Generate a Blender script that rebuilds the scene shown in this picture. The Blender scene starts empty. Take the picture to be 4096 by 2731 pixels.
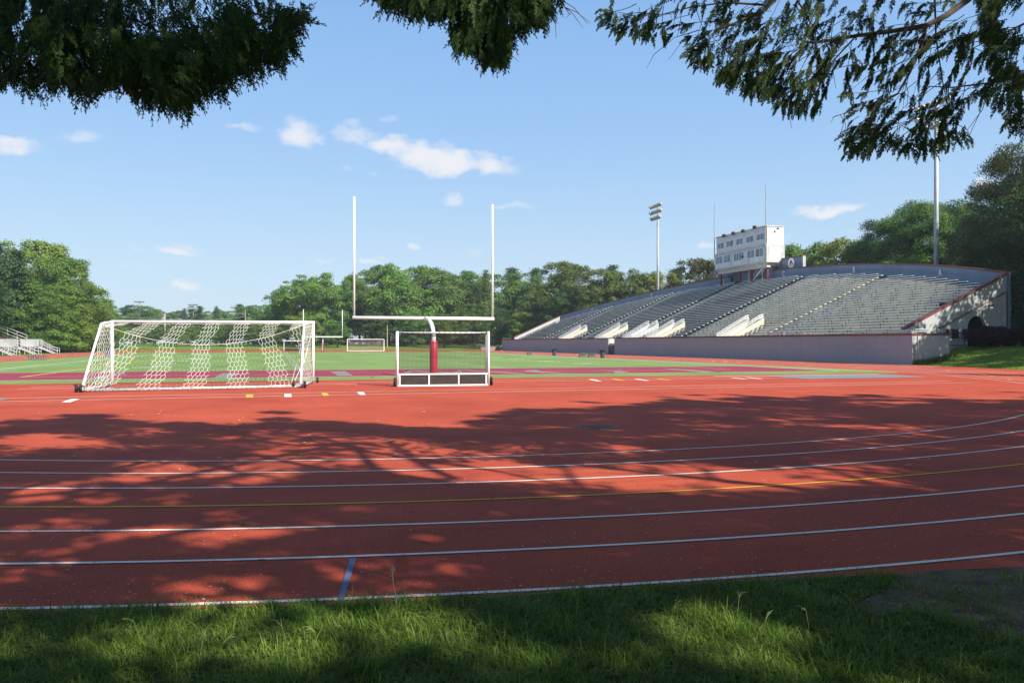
import bpy, math, random
import numpy as np
from mathutils import Vector, Matrix
R = math.radians
scene = bpy.context.scene

# ------------------------------------------------------------ camera
FPX, HOR, EYE = 3186.0, 1370.5, 1.68          # focal length in photo pixels, horizon row, eye height
cam_d = bpy.data.cameras.new('camera')
cam = bpy.data.objects.new('camera', cam_d)
scene.collection.objects.link(cam)
cam.location = (0, 0, EYE)
cam.rotation_euler = (R(90) + math.atan((HOR - 1365.5) / FPX), 0, 0)
cam_d.sensor_width = 36.0
cam_d.lens = 36.0 * FPX / 4096.0
cam_d.clip_start = 0.05
cam_d.clip_end = 5000
scene.camera = cam

# ------------------------------------------------------------ sun, sky, exposure
SUN_EL = R(39)
SUN_H = Vector((0.72, -0.69, 0)).normalized()   # horizontal direction towards the sun
SUN_DIR = Vector((SUN_H.x * math.cos(SUN_EL), SUN_H.y * math.cos(SUN_EL), math.sin(SUN_EL)))
sd = bpy.data.lights.new('sun', 'SUN')
sd.energy = 5.0
sd.angle = R(0.55)
sd.color = (1.0, 0.95, 0.86)
sun = bpy.data.objects.new('sun', sd)
scene.collection.objects.link(sun)
sun.rotation_euler = SUN_DIR.to_track_quat('Z', 'Y').to_euler()
sun.location = SUN_DIR * 200

scene.view_settings.view_transform = 'Standard'
scene.view_settings.look = 'None'
scene.view_settings.exposure = 0.85
scene.view_settings.gamma = 1.0
scene.view_settings.use_curve_mapping = False

world = bpy.data.worlds.new('World')
scene.world = world
world.use_nodes = True
wn, wl = world.node_tree.nodes, world.node_tree.links
wn.clear()
w_out = wn.new('ShaderNodeOutputWorld')
w_bg = wn.new('ShaderNodeBackground')
w_sky = wn.new('ShaderNodeTexSky')
w_sky.sky_type = 'NISHITA'
w_sky.sun_disc = False
w_sky.sun_elevation = SUN_EL
w_sky.sun_rotation = math.atan2(SUN_H.x, SUN_H.y)
w_sky.altitude = 50
w_sky.air_density = 1.0
w_sky.dust_density = 0.6
w_sky.ozone_density = 1.6
SKY_STRENGTH = 0.10
w_bg.inputs['Strength'].default_value = SKY_STRENGTH

def wmath(op, a, b=None, c=None, clamp=False):
    n = wn.new('ShaderNodeMath'); n.operation = op; n.use_clamp = clamp
    for i, x in enumerate((a, b, c)):
        if x is None: continue
        if isinstance(x, (int, float)): n.inputs[i].default_value = x
        else: wl.new(x, n.inputs[i])
    return n.outputs[0]

# small fair-weather clouds, laid out by compass direction and height above the horizon
tc = wn.new('ShaderNodeTexCoord')
sep = wn.new('ShaderNodeSeparateXYZ'); wl.new(tc.outputs['Generated'], sep.inputs[0])
az0 = wmath('ARCTAN2', sep.outputs['X'], sep.outputs['Y'])
el0 = wmath('ARCSINE', sep.outputs['Z'])
comb = wn.new('ShaderNodeCombineXYZ'); wl.new(az0, comb.inputs[0]); wl.new(el0, comb.inputs[1])
def wnoise(scale, detail, off):
    mp = wn.new('ShaderNodeMapping'); mp.inputs['Location'].default_value = (off, off * 1.7, off * 0.3)
    mp.inputs['Scale'].default_value = (1, 1.5, 1)
    wl.new(comb.outputs[0], mp.inputs[0])
    n = wn.new('ShaderNodeTexNoise'); n.inputs['Scale'].default_value = scale
    n.inputs['Detail'].default_value = detail; n.inputs['Roughness'].default_value = 0.62
    wl.new(mp.outputs[0], n.inputs['Vector'])
    return n
nA = wnoise(28, 7, 3.1)
nB = wnoise(26, 7, 8.7)
nC = wnoise(60, 8, 5.2)
az = wmath('ADD', az0, wmath('MULTIPLY', wmath('SUBTRACT', nA.outputs['Fac'], 0.5), 0.05))
el = wmath('ADD', el0, wmath('MULTIPLY', wmath('SUBTRACT', nB.outputs['Fac'], 0.5), 0.034))
# azimuth, elevation, half width, half height (radians), weight
CLOUDS = []
def cloud(px, py, hw, hh, wt):
    a = math.atan((px - 2048) / FPX)
    CLOUDS.append((a, math.atan((HOR - py) / FPX * math.cos(a)), hw / FPX * math.cos(a) ** 1.5, hh / FPX * 0.97, wt))
for q in ((1195, 535, 95, 62, .9), (1175, 500, 60, 45, .5), (1420, 545, 110, 48, .62), (1560, 590, 120, 55, .95), (1700, 625, 170, 65, 1.1),
          (1800, 650, 150, 60, 1.1), (1960, 655, 110, 52, .85), (2030, 680, 60, 38, .55), (1420, 500, 40, 35, .5),
          (40, 575, 130, 34, .85), (330, 538, 110, 34, .55), (980, 505, 85, 22, .5), (1390, 680, 30, 22, .35), (1500, 700, 26, 16, .3),
          (1815, 797, 58, 22, .6), (2050, 822, 95, 20, .5), (700, 1012, 95, 22, .85), (765, 995, 60, 16, .5), (545, 1000, 70, 18, .35),
          (740, 1145, 82, 24, .85), (510, 1065, 50, 13, .3), (580, 1066, 40, 13, .3), (1495, 1037, 72, 18, .7), (1650, 990, 42, 17, .7),
          (1285, 1045, 45, 15, .5), (1890, 1005, 60, 18, .32), (3310, 843, 175, 30, .95), (3330, 825, 110, 20, .5), (2830, 984, 40, 18, .6),
          (3125, 965, 42, 34, .35), (3960, 750, 70, 30, .8), (1560, 478, 60, 16, .35), (3420, 930, 60, 16, .3)):
    cloud(*q)
acc = None
for (a, e, w, h, wt) in CLOUDS:
    dx = wmath('DIVIDE', wmath('SUBTRACT', az, a), w)
    dy = wmath('DIVIDE', wmath('SUBTRACT', el, e), h)
    d2 = wmath('ADD', wmath('MULTIPLY', dx, dx), wmath('MULTIPLY', dy, dy))
    v = wmath('MULTIPLY', wmath('SUBTRACT', 1.0, d2, clamp=True), wt)
    acc = v if acc is None else wmath('MAXIMUM', acc, v)
dens = wmath('ADD', acc, wmath('MULTIPLY', wmath('SUBTRACT', nC.outputs['Fac'], 0.52), 0.55))
dens = wmath('MULTIPLY', dens, wmath('GREATER_THAN', acc, 0.0))
mr = wn.new('ShaderNodeMapRange'); mr.interpolation_type = 'SMOOTHSTEP'
mr.inputs['From Min'].default_value = 0.02; mr.inputs['From Max'].default_value = 1.05
mr.inputs['To Max'].default_value = 0.86
wl.new(wmath('MULTIPLY', dens, wmath('MINIMUM', wmath('MULTIPLY', acc, 6.0), 1.0)), mr.inputs['Value'])
w_mix = wn.new('ShaderNodeMixRGB')
w_hsv = wn.new('ShaderNodeMixRGB'); w_hsv.blend_type = 'MULTIPLY'; w_hsv.inputs[0].default_value = 1.0
w_hsv.inputs[2].default_value = (1.08, 1.0, 0.93, 1)
wl.new(w_sky.outputs[0], w_hsv.inputs[1])
wl.new(mr.outputs[0], w_mix.inputs[0])
# even out the bright horizon of the model sky towards the summer blue of the day, by height above the horizon
w_ramp = wn.new('ShaderNodeValToRGB')
rk = w_ramp.color_ramp
stops = [(0.0, (.49, .635, .76)), (.10, (.41, .57, .735)), (.26, (.265, .455, .735)), (.45, (.180, .360, .680)), (1.0, (.15, .20, .32))]
rk.elements[0].position = 0; rk.elements[1].position = 1
rk.elements[0].color = (*stops[0][1], 1); rk.elements[1].color = (*stops[-1][1], 1)
for pz, cz in stops[1:-1]:
    e_ = rk.elements.new(pz); e_.color = (*cz, 1)
wl.new(sep.outputs['Z'], w_ramp.inputs[0])
w_sc = wn.new('ShaderNodeVectorMath'); w_sc.operation = 'SCALE'; w_sc.inputs['Scale'].default_value = 0.707 / SKY_STRENGTH
wl.new(w_ramp.outputs[0], w_sc.inputs[0])
w_gr = wn.new('ShaderNodeMixRGB'); w_gr.inputs[0].default_value = 0.88
wl.new(w_hsv.outputs[0], w_gr.inputs[1]); wl.new(w_sc.outputs[0], w_gr.inputs[2])
wl.new(w_gr.outputs[0], w_mix.inputs[1])
CL = 0.52 / SKY_STRENGTH
w_mix.inputs[2].default_value = (CL * 1.0, CL * 0.985, CL * 1.0, 1)
wl.new(w_mix.outputs[0], w_bg.inputs['Color'])
wl.new(w_bg.outputs[0], w_out.inputs[0])

# ------------------------------------------------------------ coordinates
# world: x right, y away from the camera.  The sports field is turned by TH: (u along the end line, v down the field)
TH = R(16.4)
CT, ST = math.cos(TH), math.sin(TH)
def W(u, v, z=0.0): return Vector((u * CT - v * ST, u * ST + v * CT, z))
def UV(x, y): return (x * CT + y * ST, -x * ST + y * CT)
def G(px, py, z=0.0):                   # photo pixel -> world point at height z
    Z = FPX * (EYE - z) / (py - HOR)
    return Vector(((px - 2048) / FPX * Z, Z, z))
def GU(px, py, z=0.0):
    p = G(px, py, z); return UV(p.x, p.y)
def PU(px, py, u):                      # photo pixel -> (v, z) on the plane u = const
    r = (px - 2048) / FPX
    Z = u / (r * CT + ST)
    return Z * (CT - r * ST), EYE + (HOR - py) / FPX * Z
def PV(px, py, v):
    r = (px - 2048) / FPX
    Z = v / (CT - r * ST)
    return Z * (r * CT + ST), EYE + (HOR - py) / FPX * Z
def PZ(px, py, Z): return Vector(((px - 2048) / FPX * Z, Z, EYE + (HOR - py) / FPX * Z))
def terrain(x, y):                      # the far lawn rises a little towards the park road
    t = min(max((math.hypot(x * 0.6, y) - 185) / 70.0, 0), 1)
    return 1.25 * t * t * (3 - 2 * t)

# ------------------------------------------------------------ materials
MATS = {}
ALB = 0.74         # all base colours below are for the lower exposure; this brings them to the one above
KEEP = ('painted_front_wall', 'painted_back_wall', 'light_stained_concrete', 'dark_stained_concrete', 'grey_aisle_concrete', 'aluminium_plank', 'white_stencil_paint', 'white_enamel', 'white_net_cord', 'galvanised_rail', 'maroon_emblem_paint')
def alb(name, col):
    k = 1.0 if name in KEEP else ALB
    return tuple(c * k for c in col)
def nodes_of(m):
    m.use_nodes = True
    n = m.node_tree.nodes; l = m.node_tree.links
    return n, l, n['Principled BSDF']
def mat(name, col, rough=0.7, var=0.15, scale=6.0, bump=0.0, bscale=60.0, metal=0.0, spec=0.3, col2=None, detail=6, stretch=(1, 1, 1)):
    if name in MATS: return MATS[name]
    col = alb(name, col); col2 = alb(name, col2) if col2 else None
    m = bpy.data.materials.new(name); n, l, b = nodes_of(m)
    b.inputs['Roughness'].default_value = rough
    b.inputs['Metallic'].default_value = metal
    b.inputs['Specular IOR Level'].default_value = spec
    tcn = n.new('ShaderNodeTexCoord'); mp = n.new('ShaderNodeMapping')
    mp.inputs['Scale'].default_value = stretch
    l.new(tcn.outputs['Object'], mp.inputs[0])
    ns = n.new('ShaderNodeTexNoise'); ns.inputs['Scale'].default_value = scale; ns.inputs['Detail'].default_value = detail
    l.new(mp.outputs[0], ns.inputs['Vector'])
    mx = n.new('ShaderNodeMixRGB')
    c1 = [c * (1 - var) for c in col]
    c2 = col2 if col2 else [min(c * (1 + var), 1) for c in col]
    mx.inputs[1].default_value = (*c1, 1); mx.inputs[2].default_value = (*c2, 1)
    rp = n.new('ShaderNodeMapRange'); rp.inputs['From Min'].default_value = 0.3; rp.inputs['From Max'].default_value = 0.7
    l.new(ns.outputs['Fac'], rp.inputs['Value']); l.new(rp.outputs[0], mx.inputs[0])
    l.new(mx.outputs[0], b.inputs['Base Color'])
    if bump:
        nb = n.new('ShaderNodeTexNoise'); nb.inputs['Scale'].default_value = bscale; nb.inputs['Detail'].default_value = 4
        l.new(mp.outputs[0], nb.inputs['Vector'])
        bp = n.new('ShaderNodeBump'); bp.inputs['Strength'].default_value = bump; bp.inputs['Distance'].default_value = 0.02
        l.new(nb.outputs['Fac'], bp.inputs['Height']); l.new(bp.outputs[0], b.inputs['Normal'])
    MATS[name] = m
    return m

def leaf_mat(name, c1, c2, c3, trans=0.35, rough=0.55):
    c1, c2, c3 = alb(name, c1), alb(name, c2), alb(name, c3)
    m = bpy.data.materials.new(name); n, l, b = nodes_of(m)
    geo = n.new('ShaderNodeNewGeometry')
    rp = n.new('ShaderNodeValToRGB')
    rp.color_ramp.elements[0].color = (*c1, 1); rp.color_ramp.elements[1].color = (*c3, 1)
    e = rp.color_ramp.elements.new(0.5); e.color = (*c2, 1)
    l.new(geo.outputs['Random Per Island'], rp.inputs[0])
    tcn = n.new('ShaderNodeTexCoord')
    ns = n.new('ShaderNodeTexNoise'); ns.inputs['Scale'].default_value = 4.0; ns.inputs['Detail'].default_value = 3
    l.new(tcn.outputs['Object'], ns.inputs['Vector'])
    hs = n.new('ShaderNodeHueSaturation')
    oi = n.new('ShaderNodeObjectInfo')
    a = n.new('ShaderNodeMapRange'); a.inputs['To Min'].default_value = 0.478; a.inputs['To Max'].default_value = 0.517
    l.new(oi.outputs['Random'], a.inputs['Value']); l.new(a.outputs[0], hs.inputs['Hue'])
    v = n.new('ShaderNodeMapRange'); v.inputs['From Min'].default_value = 0.3; v.inputs['From Max'].default_value = 0.7
    v.inputs['To Min'].default_value = 0.75; v.inputs['To Max'].default_value = 1.25
    l.new(ns.outputs['Fac'], v.inputs['Value']); l.new(v.outputs[0], hs.inputs['Value'])
    l.new(rp.outputs[0], hs.inputs['Color'])
    l.new(hs.outputs[0], b.inputs['Base Color'])
    b.inputs['Roughness'].default_value = rough
    b.inputs['Specular IOR Level'].default_value = 0.12
    tr = n.new('ShaderNodeBsdfTranslucent'); l.new(hs.outputs[0], tr.inputs['Color'])
    mx = n.new('ShaderNodeMixShader'); mx.inputs[0].default_value = trans
    l.new(b.outputs[0], mx.inputs[1]); l.new(tr.outputs[0], mx.inputs[2])
    l.new(mx.outputs[0], n['Material Output'].inputs[0])
    return m

# track surface: red rubber with fine pale granules
def track_mat():
    m = bpy.data.materials.new('red_rubber'); n, l, b = nodes_of(m)
    tcn = n.new('ShaderNodeTexCoord')
    n1 = n.new('ShaderNodeTexNoise'); n1.inputs['Scale'].default_value = 0.35; n1.inputs['Detail'].default_value = 9; n1.inputs['Roughness'].default_value = .62
    n2 = n.new('ShaderNodeTexNoise'); n2.inputs['Scale'].default_value = 90; n2.inputs['Detail'].default_value = 3
    vo = n.new('ShaderNodeTexVoronoi'); vo.inputs['Scale'].default_value = 26
    vo2 = n.new('ShaderNodeTexVoronoi'); vo2.inputs['Scale'].default_value = 60
    for x in (n1, n2, vo, vo2): l.new(tcn.outputs['Object'], x.inputs['Vector'])
    mx = n.new('ShaderNodeMixRGB'); mx.inputs[1].default_value = (0.305, 0.043, 0.020, 1); mx.inputs[2].default_value = (0.430, 0.073, 0.032, 1)
    r1 = n.new('ShaderNodeMapRange'); r1.inputs['From Min'].default_value = .3; r1.inputs['From Max'].default_value = .7
    l.new(n1.outputs['Fac'], r1.inputs['Value']); l.new(r1.outputs[0], mx.inputs[0])
    m2 = n.new('ShaderNodeMixRGB'); m2.blend_type = 'MULTIPLY'; m2.inputs[0].default_value = 1
    r2 = n.new('ShaderNodeMapRange'); r2.inputs['From Min'].default_value = .3; r2.inputs['From Max'].default_value = .7
    r2.inputs['To Min'].default_value = .72; r2.inputs['To Max'].default_value = 1.25
    n4 = n.new('ShaderNodeTexNoise'); n4.inputs['Scale'].default_value = 1.1; n4.inputs['Detail'].default_value = 8; n4.inputs['Roughness'].default_value = .7
    mp4 = n.new('ShaderNodeMapping'); mp4.inputs['Scale'].default_value = (.35, 1.6, 1); l.new(tcn.outputs['Object'], mp4.inputs[0]); l.new(mp4.outputs[0], n4.inputs['Vector'])
    r4 = n.new('ShaderNodeMapRange'); r4.inputs['From Min'].default_value = .32; r4.inputs['From Max'].default_value = .5; r4.inputs['To Min'].default_value = .80; r4.inputs['To Max'].default_value = 1.0; l.new(n4.outputs['Fac'], r4.inputs['Value'])
    m5 = n.new('ShaderNodeMixRGB'); m5.blend_type = 'MULTIPLY'; m5.inputs[0].default_value = 1; l.new(mx.outputs[0], m5.inputs[1]); l.new(r4.outputs[0], m5.inputs[2])
    l.new(n2.outputs['Fac'], r2.inputs['Value']); l.new(m5.outputs[0], m2.inputs[1]); l.new(r2.outputs[0], m2.inputs[2])
    def specks(v, thr, colr, src, amt):
        lt = n.new('ShaderNodeMath'); lt.operation = 'LESS_THAN'; lt.inputs[1].default_value = thr
        l.new(v.outputs['Distance'], lt.inputs[0])
        sp = n.new('ShaderNodeSeparateColor'); l.new(v.outputs['Color'], sp.inputs[0])
        gt = n.new('ShaderNodeMath'); gt.operation = 'GREATER_THAN'; gt.inputs[1].default_value = amt
        l.new(sp.outputs[0], gt.inputs[0])
        mu = n.new('ShaderNodeMath'); mu.operation = 'MULTIPLY'; l.new(lt.outputs[0], mu.inputs[0]); l.new(gt.outputs[0], mu.inputs[1])
        mm = n.new('ShaderNodeMixRGB'); l.new(mu.outputs[0], mm.inputs[0]); l.new(src, mm.inputs[1]); mm.inputs[2].default_value = (*colr, 1)
        return mm.outputs[0]
    o = specks(vo, 0.13, (0.42, 0.22, 0.14), m2.outputs[0], 0.70)
    o = specks(vo2, 0.2, (0.40, 0.19, 0.13), o, 0.6)
    l.new(o, b.inputs['Base Color'])
    b.inputs['Roughness'].default_value = 0.85; b.inputs['Specular IOR Level'].default_value = 0.18
    bp = n.new('ShaderNodeBump'); bp.inputs['Strength'].default_value = 0.35; bp.inputs['Distance'].default_value = 0.01
    l.new(n2.outputs['Fac'], bp.inputs['Height']); l.new(bp.outputs[0], b.inputs['Normal'])
    return m
def paint_mat(name, col, wear=0.5):
    col = alb(name, col)
    m = bpy.data.materials.new(name); n, l, b = nodes_of(m)
    tcn = n.new('ShaderNodeTexCoord')
    n2 = n.new('ShaderNodeTexNoise'); n2.inputs['Scale'].default_value = 120; n2.inputs['Detail'].default_value = 4
    n3 = n.new('ShaderNodeTexNoise'); n3.inputs['Scale'].default_value = 3; n3.inputs['Detail'].default_value = 4
    for x in (n2, n3): l.new(tcn.outputs['Object'], x.inputs['Vector'])
    ad = n.new('ShaderNodeMath'); ad.operation = 'MULTIPLY_ADD'; ad.inputs[1].default_value = 0.5
    l.new(n3.outputs['Fac'], ad.inputs[0]); l.new(n2.outputs['Fac'], ad.inputs[2])
    r = n.new('ShaderNodeMapRange'); r.inputs['From Min'].default_value = 0.82; r.inputs['From Max'].default_value = 0.98
    r.inputs['To Max'].default_value = wear
    l.new(ad.outputs[0], r.inputs['Value'])
    mx = n.new('ShaderNodeMixRGB'); mx.inputs[1].default_value = (*col, 1); mx.inputs[2].default_value = (0.21, 0.065, 0.05, 1)
    l.new(r.outputs[0], mx.inputs[0]); l.new(mx.outputs[0], b.inputs['Base Color'])
    b.inputs['Roughness'].default_value = 0.8; b.inputs['Specular IOR Level'].default_value = 0.2
    return m
def wall_mat(name, col, panel=4.4, stain=0.25, vertical=True):
    col = alb(name, col)
    m = bpy.data.materials.new(name); n, l, b = nodes_of(m)
    tcn = n.new('ShaderNodeTexCoord')
    mp = n.new('ShaderNodeMapping'); mp.inputs['Scale'].default_value = (1, 1, 0.18); l.new(tcn.outputs['Object'], mp.inputs[0])
    n1 = n.new('ShaderNodeTexNoise'); n1.inputs['Scale'].default_value = 1.4; n1.inputs['Detail'].default_value = 8; n1.inputs['Roughness'].default_value = .65
    l.new(mp.outputs[0], n1.inputs['Vector'])
    n2 = n.new('ShaderNodeTexNoise'); n2.inputs['Scale'].default_value = 0.5; n2.inputs['Detail'].default_value = 3
    l.new(tcn.outputs['Object'], n2.inputs['Vector'])
    mx = n.new('ShaderNodeMixRGB'); mx.inputs[1].default_value = (*[c * (1 - stain) for c in col], 1)
    mx.inputs[2].default_value = (*[min(1, c * (1 + stain * .6)) for c in col], 1)
    r = n.new('ShaderNodeMapRange'); r.inputs['From Min'].default_value = .3; r.inputs['From Max'].default_value = .68
    av = n.new('ShaderNodeMath'); av.operation = 'ADD'; l.new(n1.outputs['Fac'], av.inputs[0]); l.new(n2.outputs['Fac'], av.inputs[1])
    hf = n.new('ShaderNodeMath'); hf.operation = 'MULTIPLY'; hf.inputs[1].default_value = .5; l.new(av.outputs[0], hf.inputs[0])
    l.new(hf.outputs[0], r.inputs['Value']); l.new(r.outputs[0], mx.inputs[0])
    l.new(mx.outputs[0], b.inputs['Base Color'])
    b.inputs['Roughness'].default_value = 0.8; b.inputs['Specular IOR Level'].default_value = 0.2
    return m
def siding_mat(name, col, pitch=0.12):
    m = bpy.data.materials.new(name); n, l, b = nodes_of(m)
    tcn = n.new('ShaderNodeTexCoord'); sx = n.new('ShaderNodeSeparateXYZ'); l.new(tcn.outputs['Object'], sx.inputs[0])
    dv = n.new('ShaderNodeMath'); dv.operation = 'DIVIDE'; dv.inputs[1].default_value = pitch; l.new(sx.outputs['Z'], dv.inputs[0])
    fr = n.new('ShaderNodeMath'); fr.operation = 'FRACT'; l.new(dv.outputs[0], fr.inputs[0])
    bp = n.new('ShaderNodeBump'); bp.inputs['Strength'].default_value = 1.0; bp.inputs['Distance'].default_value = 0.03; bp.invert = True
    l.new(fr.outputs[0], bp.inputs['Height']); l.new(bp.outputs[0], b.inputs['Normal'])
    lt = n.new('ShaderNodeMath'); lt.operation = 'LESS_THAN'; lt.inputs[1].default_value = .16; l.new(fr.outputs[0], lt.inputs[0])
    mx = n.new('ShaderNodeMixRGB'); mx.inputs[1].default_value = (*col, 1); mx.inputs[2].default_value = (*[c * .6 for c in col], 1)
    l.new(lt.outputs[0], mx.inputs[0]); l.new(mx.outputs[0], b.inputs['Base Color'])
    b.inputs['Roughness'].default_value = .5
    return m

M_track = track_mat()
M_turf = mat('artificial_turf', (0.215, 0.320, 0.095), 0.9, 0.16, 0.25, 0.2, 40, spec=0.1, stretch=(1, 0.3, 1))
M_lawn = mat('lawn_ground', (0.13, 0.23, 0.030), 0.95, 0.28, 0.16, 0.3, 8, spec=0.1, col2=(0.23, 0.31, 0.045))
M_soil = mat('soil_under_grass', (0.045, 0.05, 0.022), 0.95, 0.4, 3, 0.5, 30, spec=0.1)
M_dirt = mat('bare_dirt', (0.175, 0.125, 0.078), 0.95, 0.4, 5, 0.8, 25, spec=0.1, detail=10)
M_maroon = mat('maroon_turf', (0.33, 0.056, 0.092), 0.9, 0.12, 0.8, 0.2, 40, spec=0.1)
M_greyturf = mat('grey_turf', (0.27, 0.265, 0.245), 0.9, 0.12, 0.9, spec=0.1)
M_white = mat('white_enamel', (0.78, 0.77, 0.75), 0.35, 0.05, 5, spec=0.4)
M_scuff = mat('scuffed_white_enamel', (0.28, 0.28, 0.27), 0.5, 0.3, 16, col2=(0.78, 0.77, 0.74), spec=0.3, detail=9)
M_wline = paint_mat('white_lane_paint', (0.98, 0.93, 0.84), .35)
M_yline = paint_mat('yellow_lane_paint', (0.85, 0.52, 0.05), .35)
M_bline = paint_mat('blue_lane_paint', (0.17, 0.20, 0.34), .3)
M_tline = mat('turf_line_white', (0.80, 0.85, 0.75), 0.9, 0.3, 3)
M_tyel = mat('turf_line_yellow', (0.72, 0.55, 0.10), 0.9, 0.2, 3)
M_tblue = mat('turf_line_navy', (0.06, 0.09, 0.16), 0.9, 0.2, 3)
M_mat = mat('grey_rubber_mat', (0.24, 0.245, 0.26), 0.8, 0.1, 2)
M_wall = wall_mat('painted_front_wall', (0.305, 0.312, 0.330), stain=.09)
M_back = wall_mat('painted_back_wall', (0.165, 0.215, 0.300), stain=.22)
M_pale = wall_mat('pale_grey_stucco', (0.54, 0.55, 0.53), stain=.14)
M_cream = wall_mat('cream_stucco', (0.60, 0.56, 0.46), stain=.12)
M_cope = mat('oxblood_coping', (0.20, 0.060, 0.058), 0.6, 0.3, 3)
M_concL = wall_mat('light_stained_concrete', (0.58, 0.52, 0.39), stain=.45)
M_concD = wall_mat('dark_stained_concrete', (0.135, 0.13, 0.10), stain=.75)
M_step = wall_mat('grey_aisle_concrete', (0.40, 0.39, 0.36), stain=.35)
M_alu = mat('aluminium_plank', (0.78, 0.79, 0.80), 0.5, 0.1, 2, metal=0.0)
M_bleach = mat('dull_bleacher_metal', (0.62, 0.62, 0.62), 0.5, 0.15, 5, metal=0.2)
M_rail = mat('galvanised_rail', (0.58, 0.60, 0.60), 0.4, 0.12, 8, metal=0.4)
M_black = mat('black_rubber', (0.02, 0.02, 0.022), 0.6, 0.2, 20)
M_bracket = mat('dark_bracket_steel', (0.035, 0.035, 0.035), 0.7, 0.2, 20)
M_pad = mat('maroon_vinyl_pad', (0.42, 0.028, 0.055), 0.32, 0.12, 9, 0.7, 14, spec=0.5)
M_board = mat('black_board', (0.045, 0.038, 0.035), 0.6, 0.25, 5)
M_galv = mat('galvanised_pole', (0.46, 0.49, 0.50), 0.45, 0.12, 2, metal=0.35)
M_wood = mat('weathered_wood_pole', (0.42, 0.34, 0.25), 0.85, 0.25, 3, stretch=(4, 4, .4))
M_bark = mat('tree_bark', (0.10, 0.075, 0.055), 0.9, 0.35, 8, 0.6, 20, stretch=(3, 3, .5))
M_red = mat('red_steel_post', (0.22, 0.025, 0.035), 0.5, 0.15, 6)
M_redplank = mat('red_bleacher_plank', (0.50, 0.04, 0.09), 0.5, 0.1, 6)
M_siding = siding_mat('white_siding', (0.62, 0.62, 0.66))
M_sideb = siding_mat('sunlit_siding', (0.80, 0.79, 0.76))  # lit copy of the siding for the sun-facing end, sunshine put into its colour
M_trimw = mat('cream_trim', (0.62, 0.61, 0.56), 0.6, 0.30, 1.6, detail=12, col2=(0.66, 0.65, 0.60))
M_rust = mat('rusty_corner_trim', (0.33, 0.13, 0.05), 0.7, 0.3, 8)
M_glass = mat('window_glass', (0.16, 0.25, 0.36), 0.25, 0.35, 1.2, spec=0.4)  # reflected sky is put into the blue base colour of the panes
M_glass2 = mat('window_blind_glass', (0.16, 0.19, 0.20), 0.3, 0.2, 1.2, spec=0.4)
M_letter = mat('white_stencil_paint', (0.85, 0.85, 0.83), 0.7, 0.15, 6)
M_emblem = mat('maroon_emblem_paint', (0.30, 0.05, 0.09), 0.7, 0.1, 6)
M_bench = mat('weathered_bench_wood', (0.20, 0.17, 0.145), 0.8, 0.3, 9)
M_bin = mat('grey_plastic_bin', (0.07, 0.08, 0.095), 0.5, 0.15, 9)
M_bluebin = mat('blue_grey_plastic', (0.10, 0.14, 0.25), 0.5, 0.15, 9)
M_bag = mat('black_bin_bag', (0.012, 0.012, 0.013), 0.3, 0.2, 9)
M_asph = mat('park_road_asphalt', (0.30, 0.28, 0.25), 0.9, 0.15, .6)
M_screen = mat('dark_windscreen_mesh', (0.085, 0.085, 0.085), 0.8, 0.2, 1.5)
M_stone = mat('rough_stone', (0.30, 0.27, 0.23), 0.9, 0.35, 4, .6, 10)
M_carw = mat('white_car_paint', (0.75, 0.76, 0.77), 0.2, 0.03, 3, spec=.6)
M_carg = mat('car_window', (0.03, 0.035, 0.04), 0.08, 0.1, 3, spec=.8)
M_netw = mat('white_net_cord', (0.72, 0.72, 0.66), 0.7, 0.08, 9)
M_netd = mat('dark_green_net_cord', (0.05, 0.07, 0.035), 0.7, 0.1, 9)
M_netb = mat('black_net_cord', (0.03, 0.03, 0.03), 0.7, 0.1, 9)
M_dark = mat('dark_interior', (0.012, 0.012, 0.012), 0.9, 0.1, 9)
M_lamp = mat('lamp_housing', (0.5, 0.5, 0.47), 0.4, 0.1, 9, metal=.3)
M_rustgate = mat('dark_gate_steel', (0.04, 0.025, 0.025), 0.6, 0.2, 9)
M_plaque = mat('bronze_plaque', (0.06, 0.03, 0.02), 0.5, 0.2, 9)
M_flag = mat('faded_flag_cloth', (0.4, 0.12, 0.14), 0.8, 0.3, 20, col2=(0.55, 0.5, 0.55))

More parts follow.
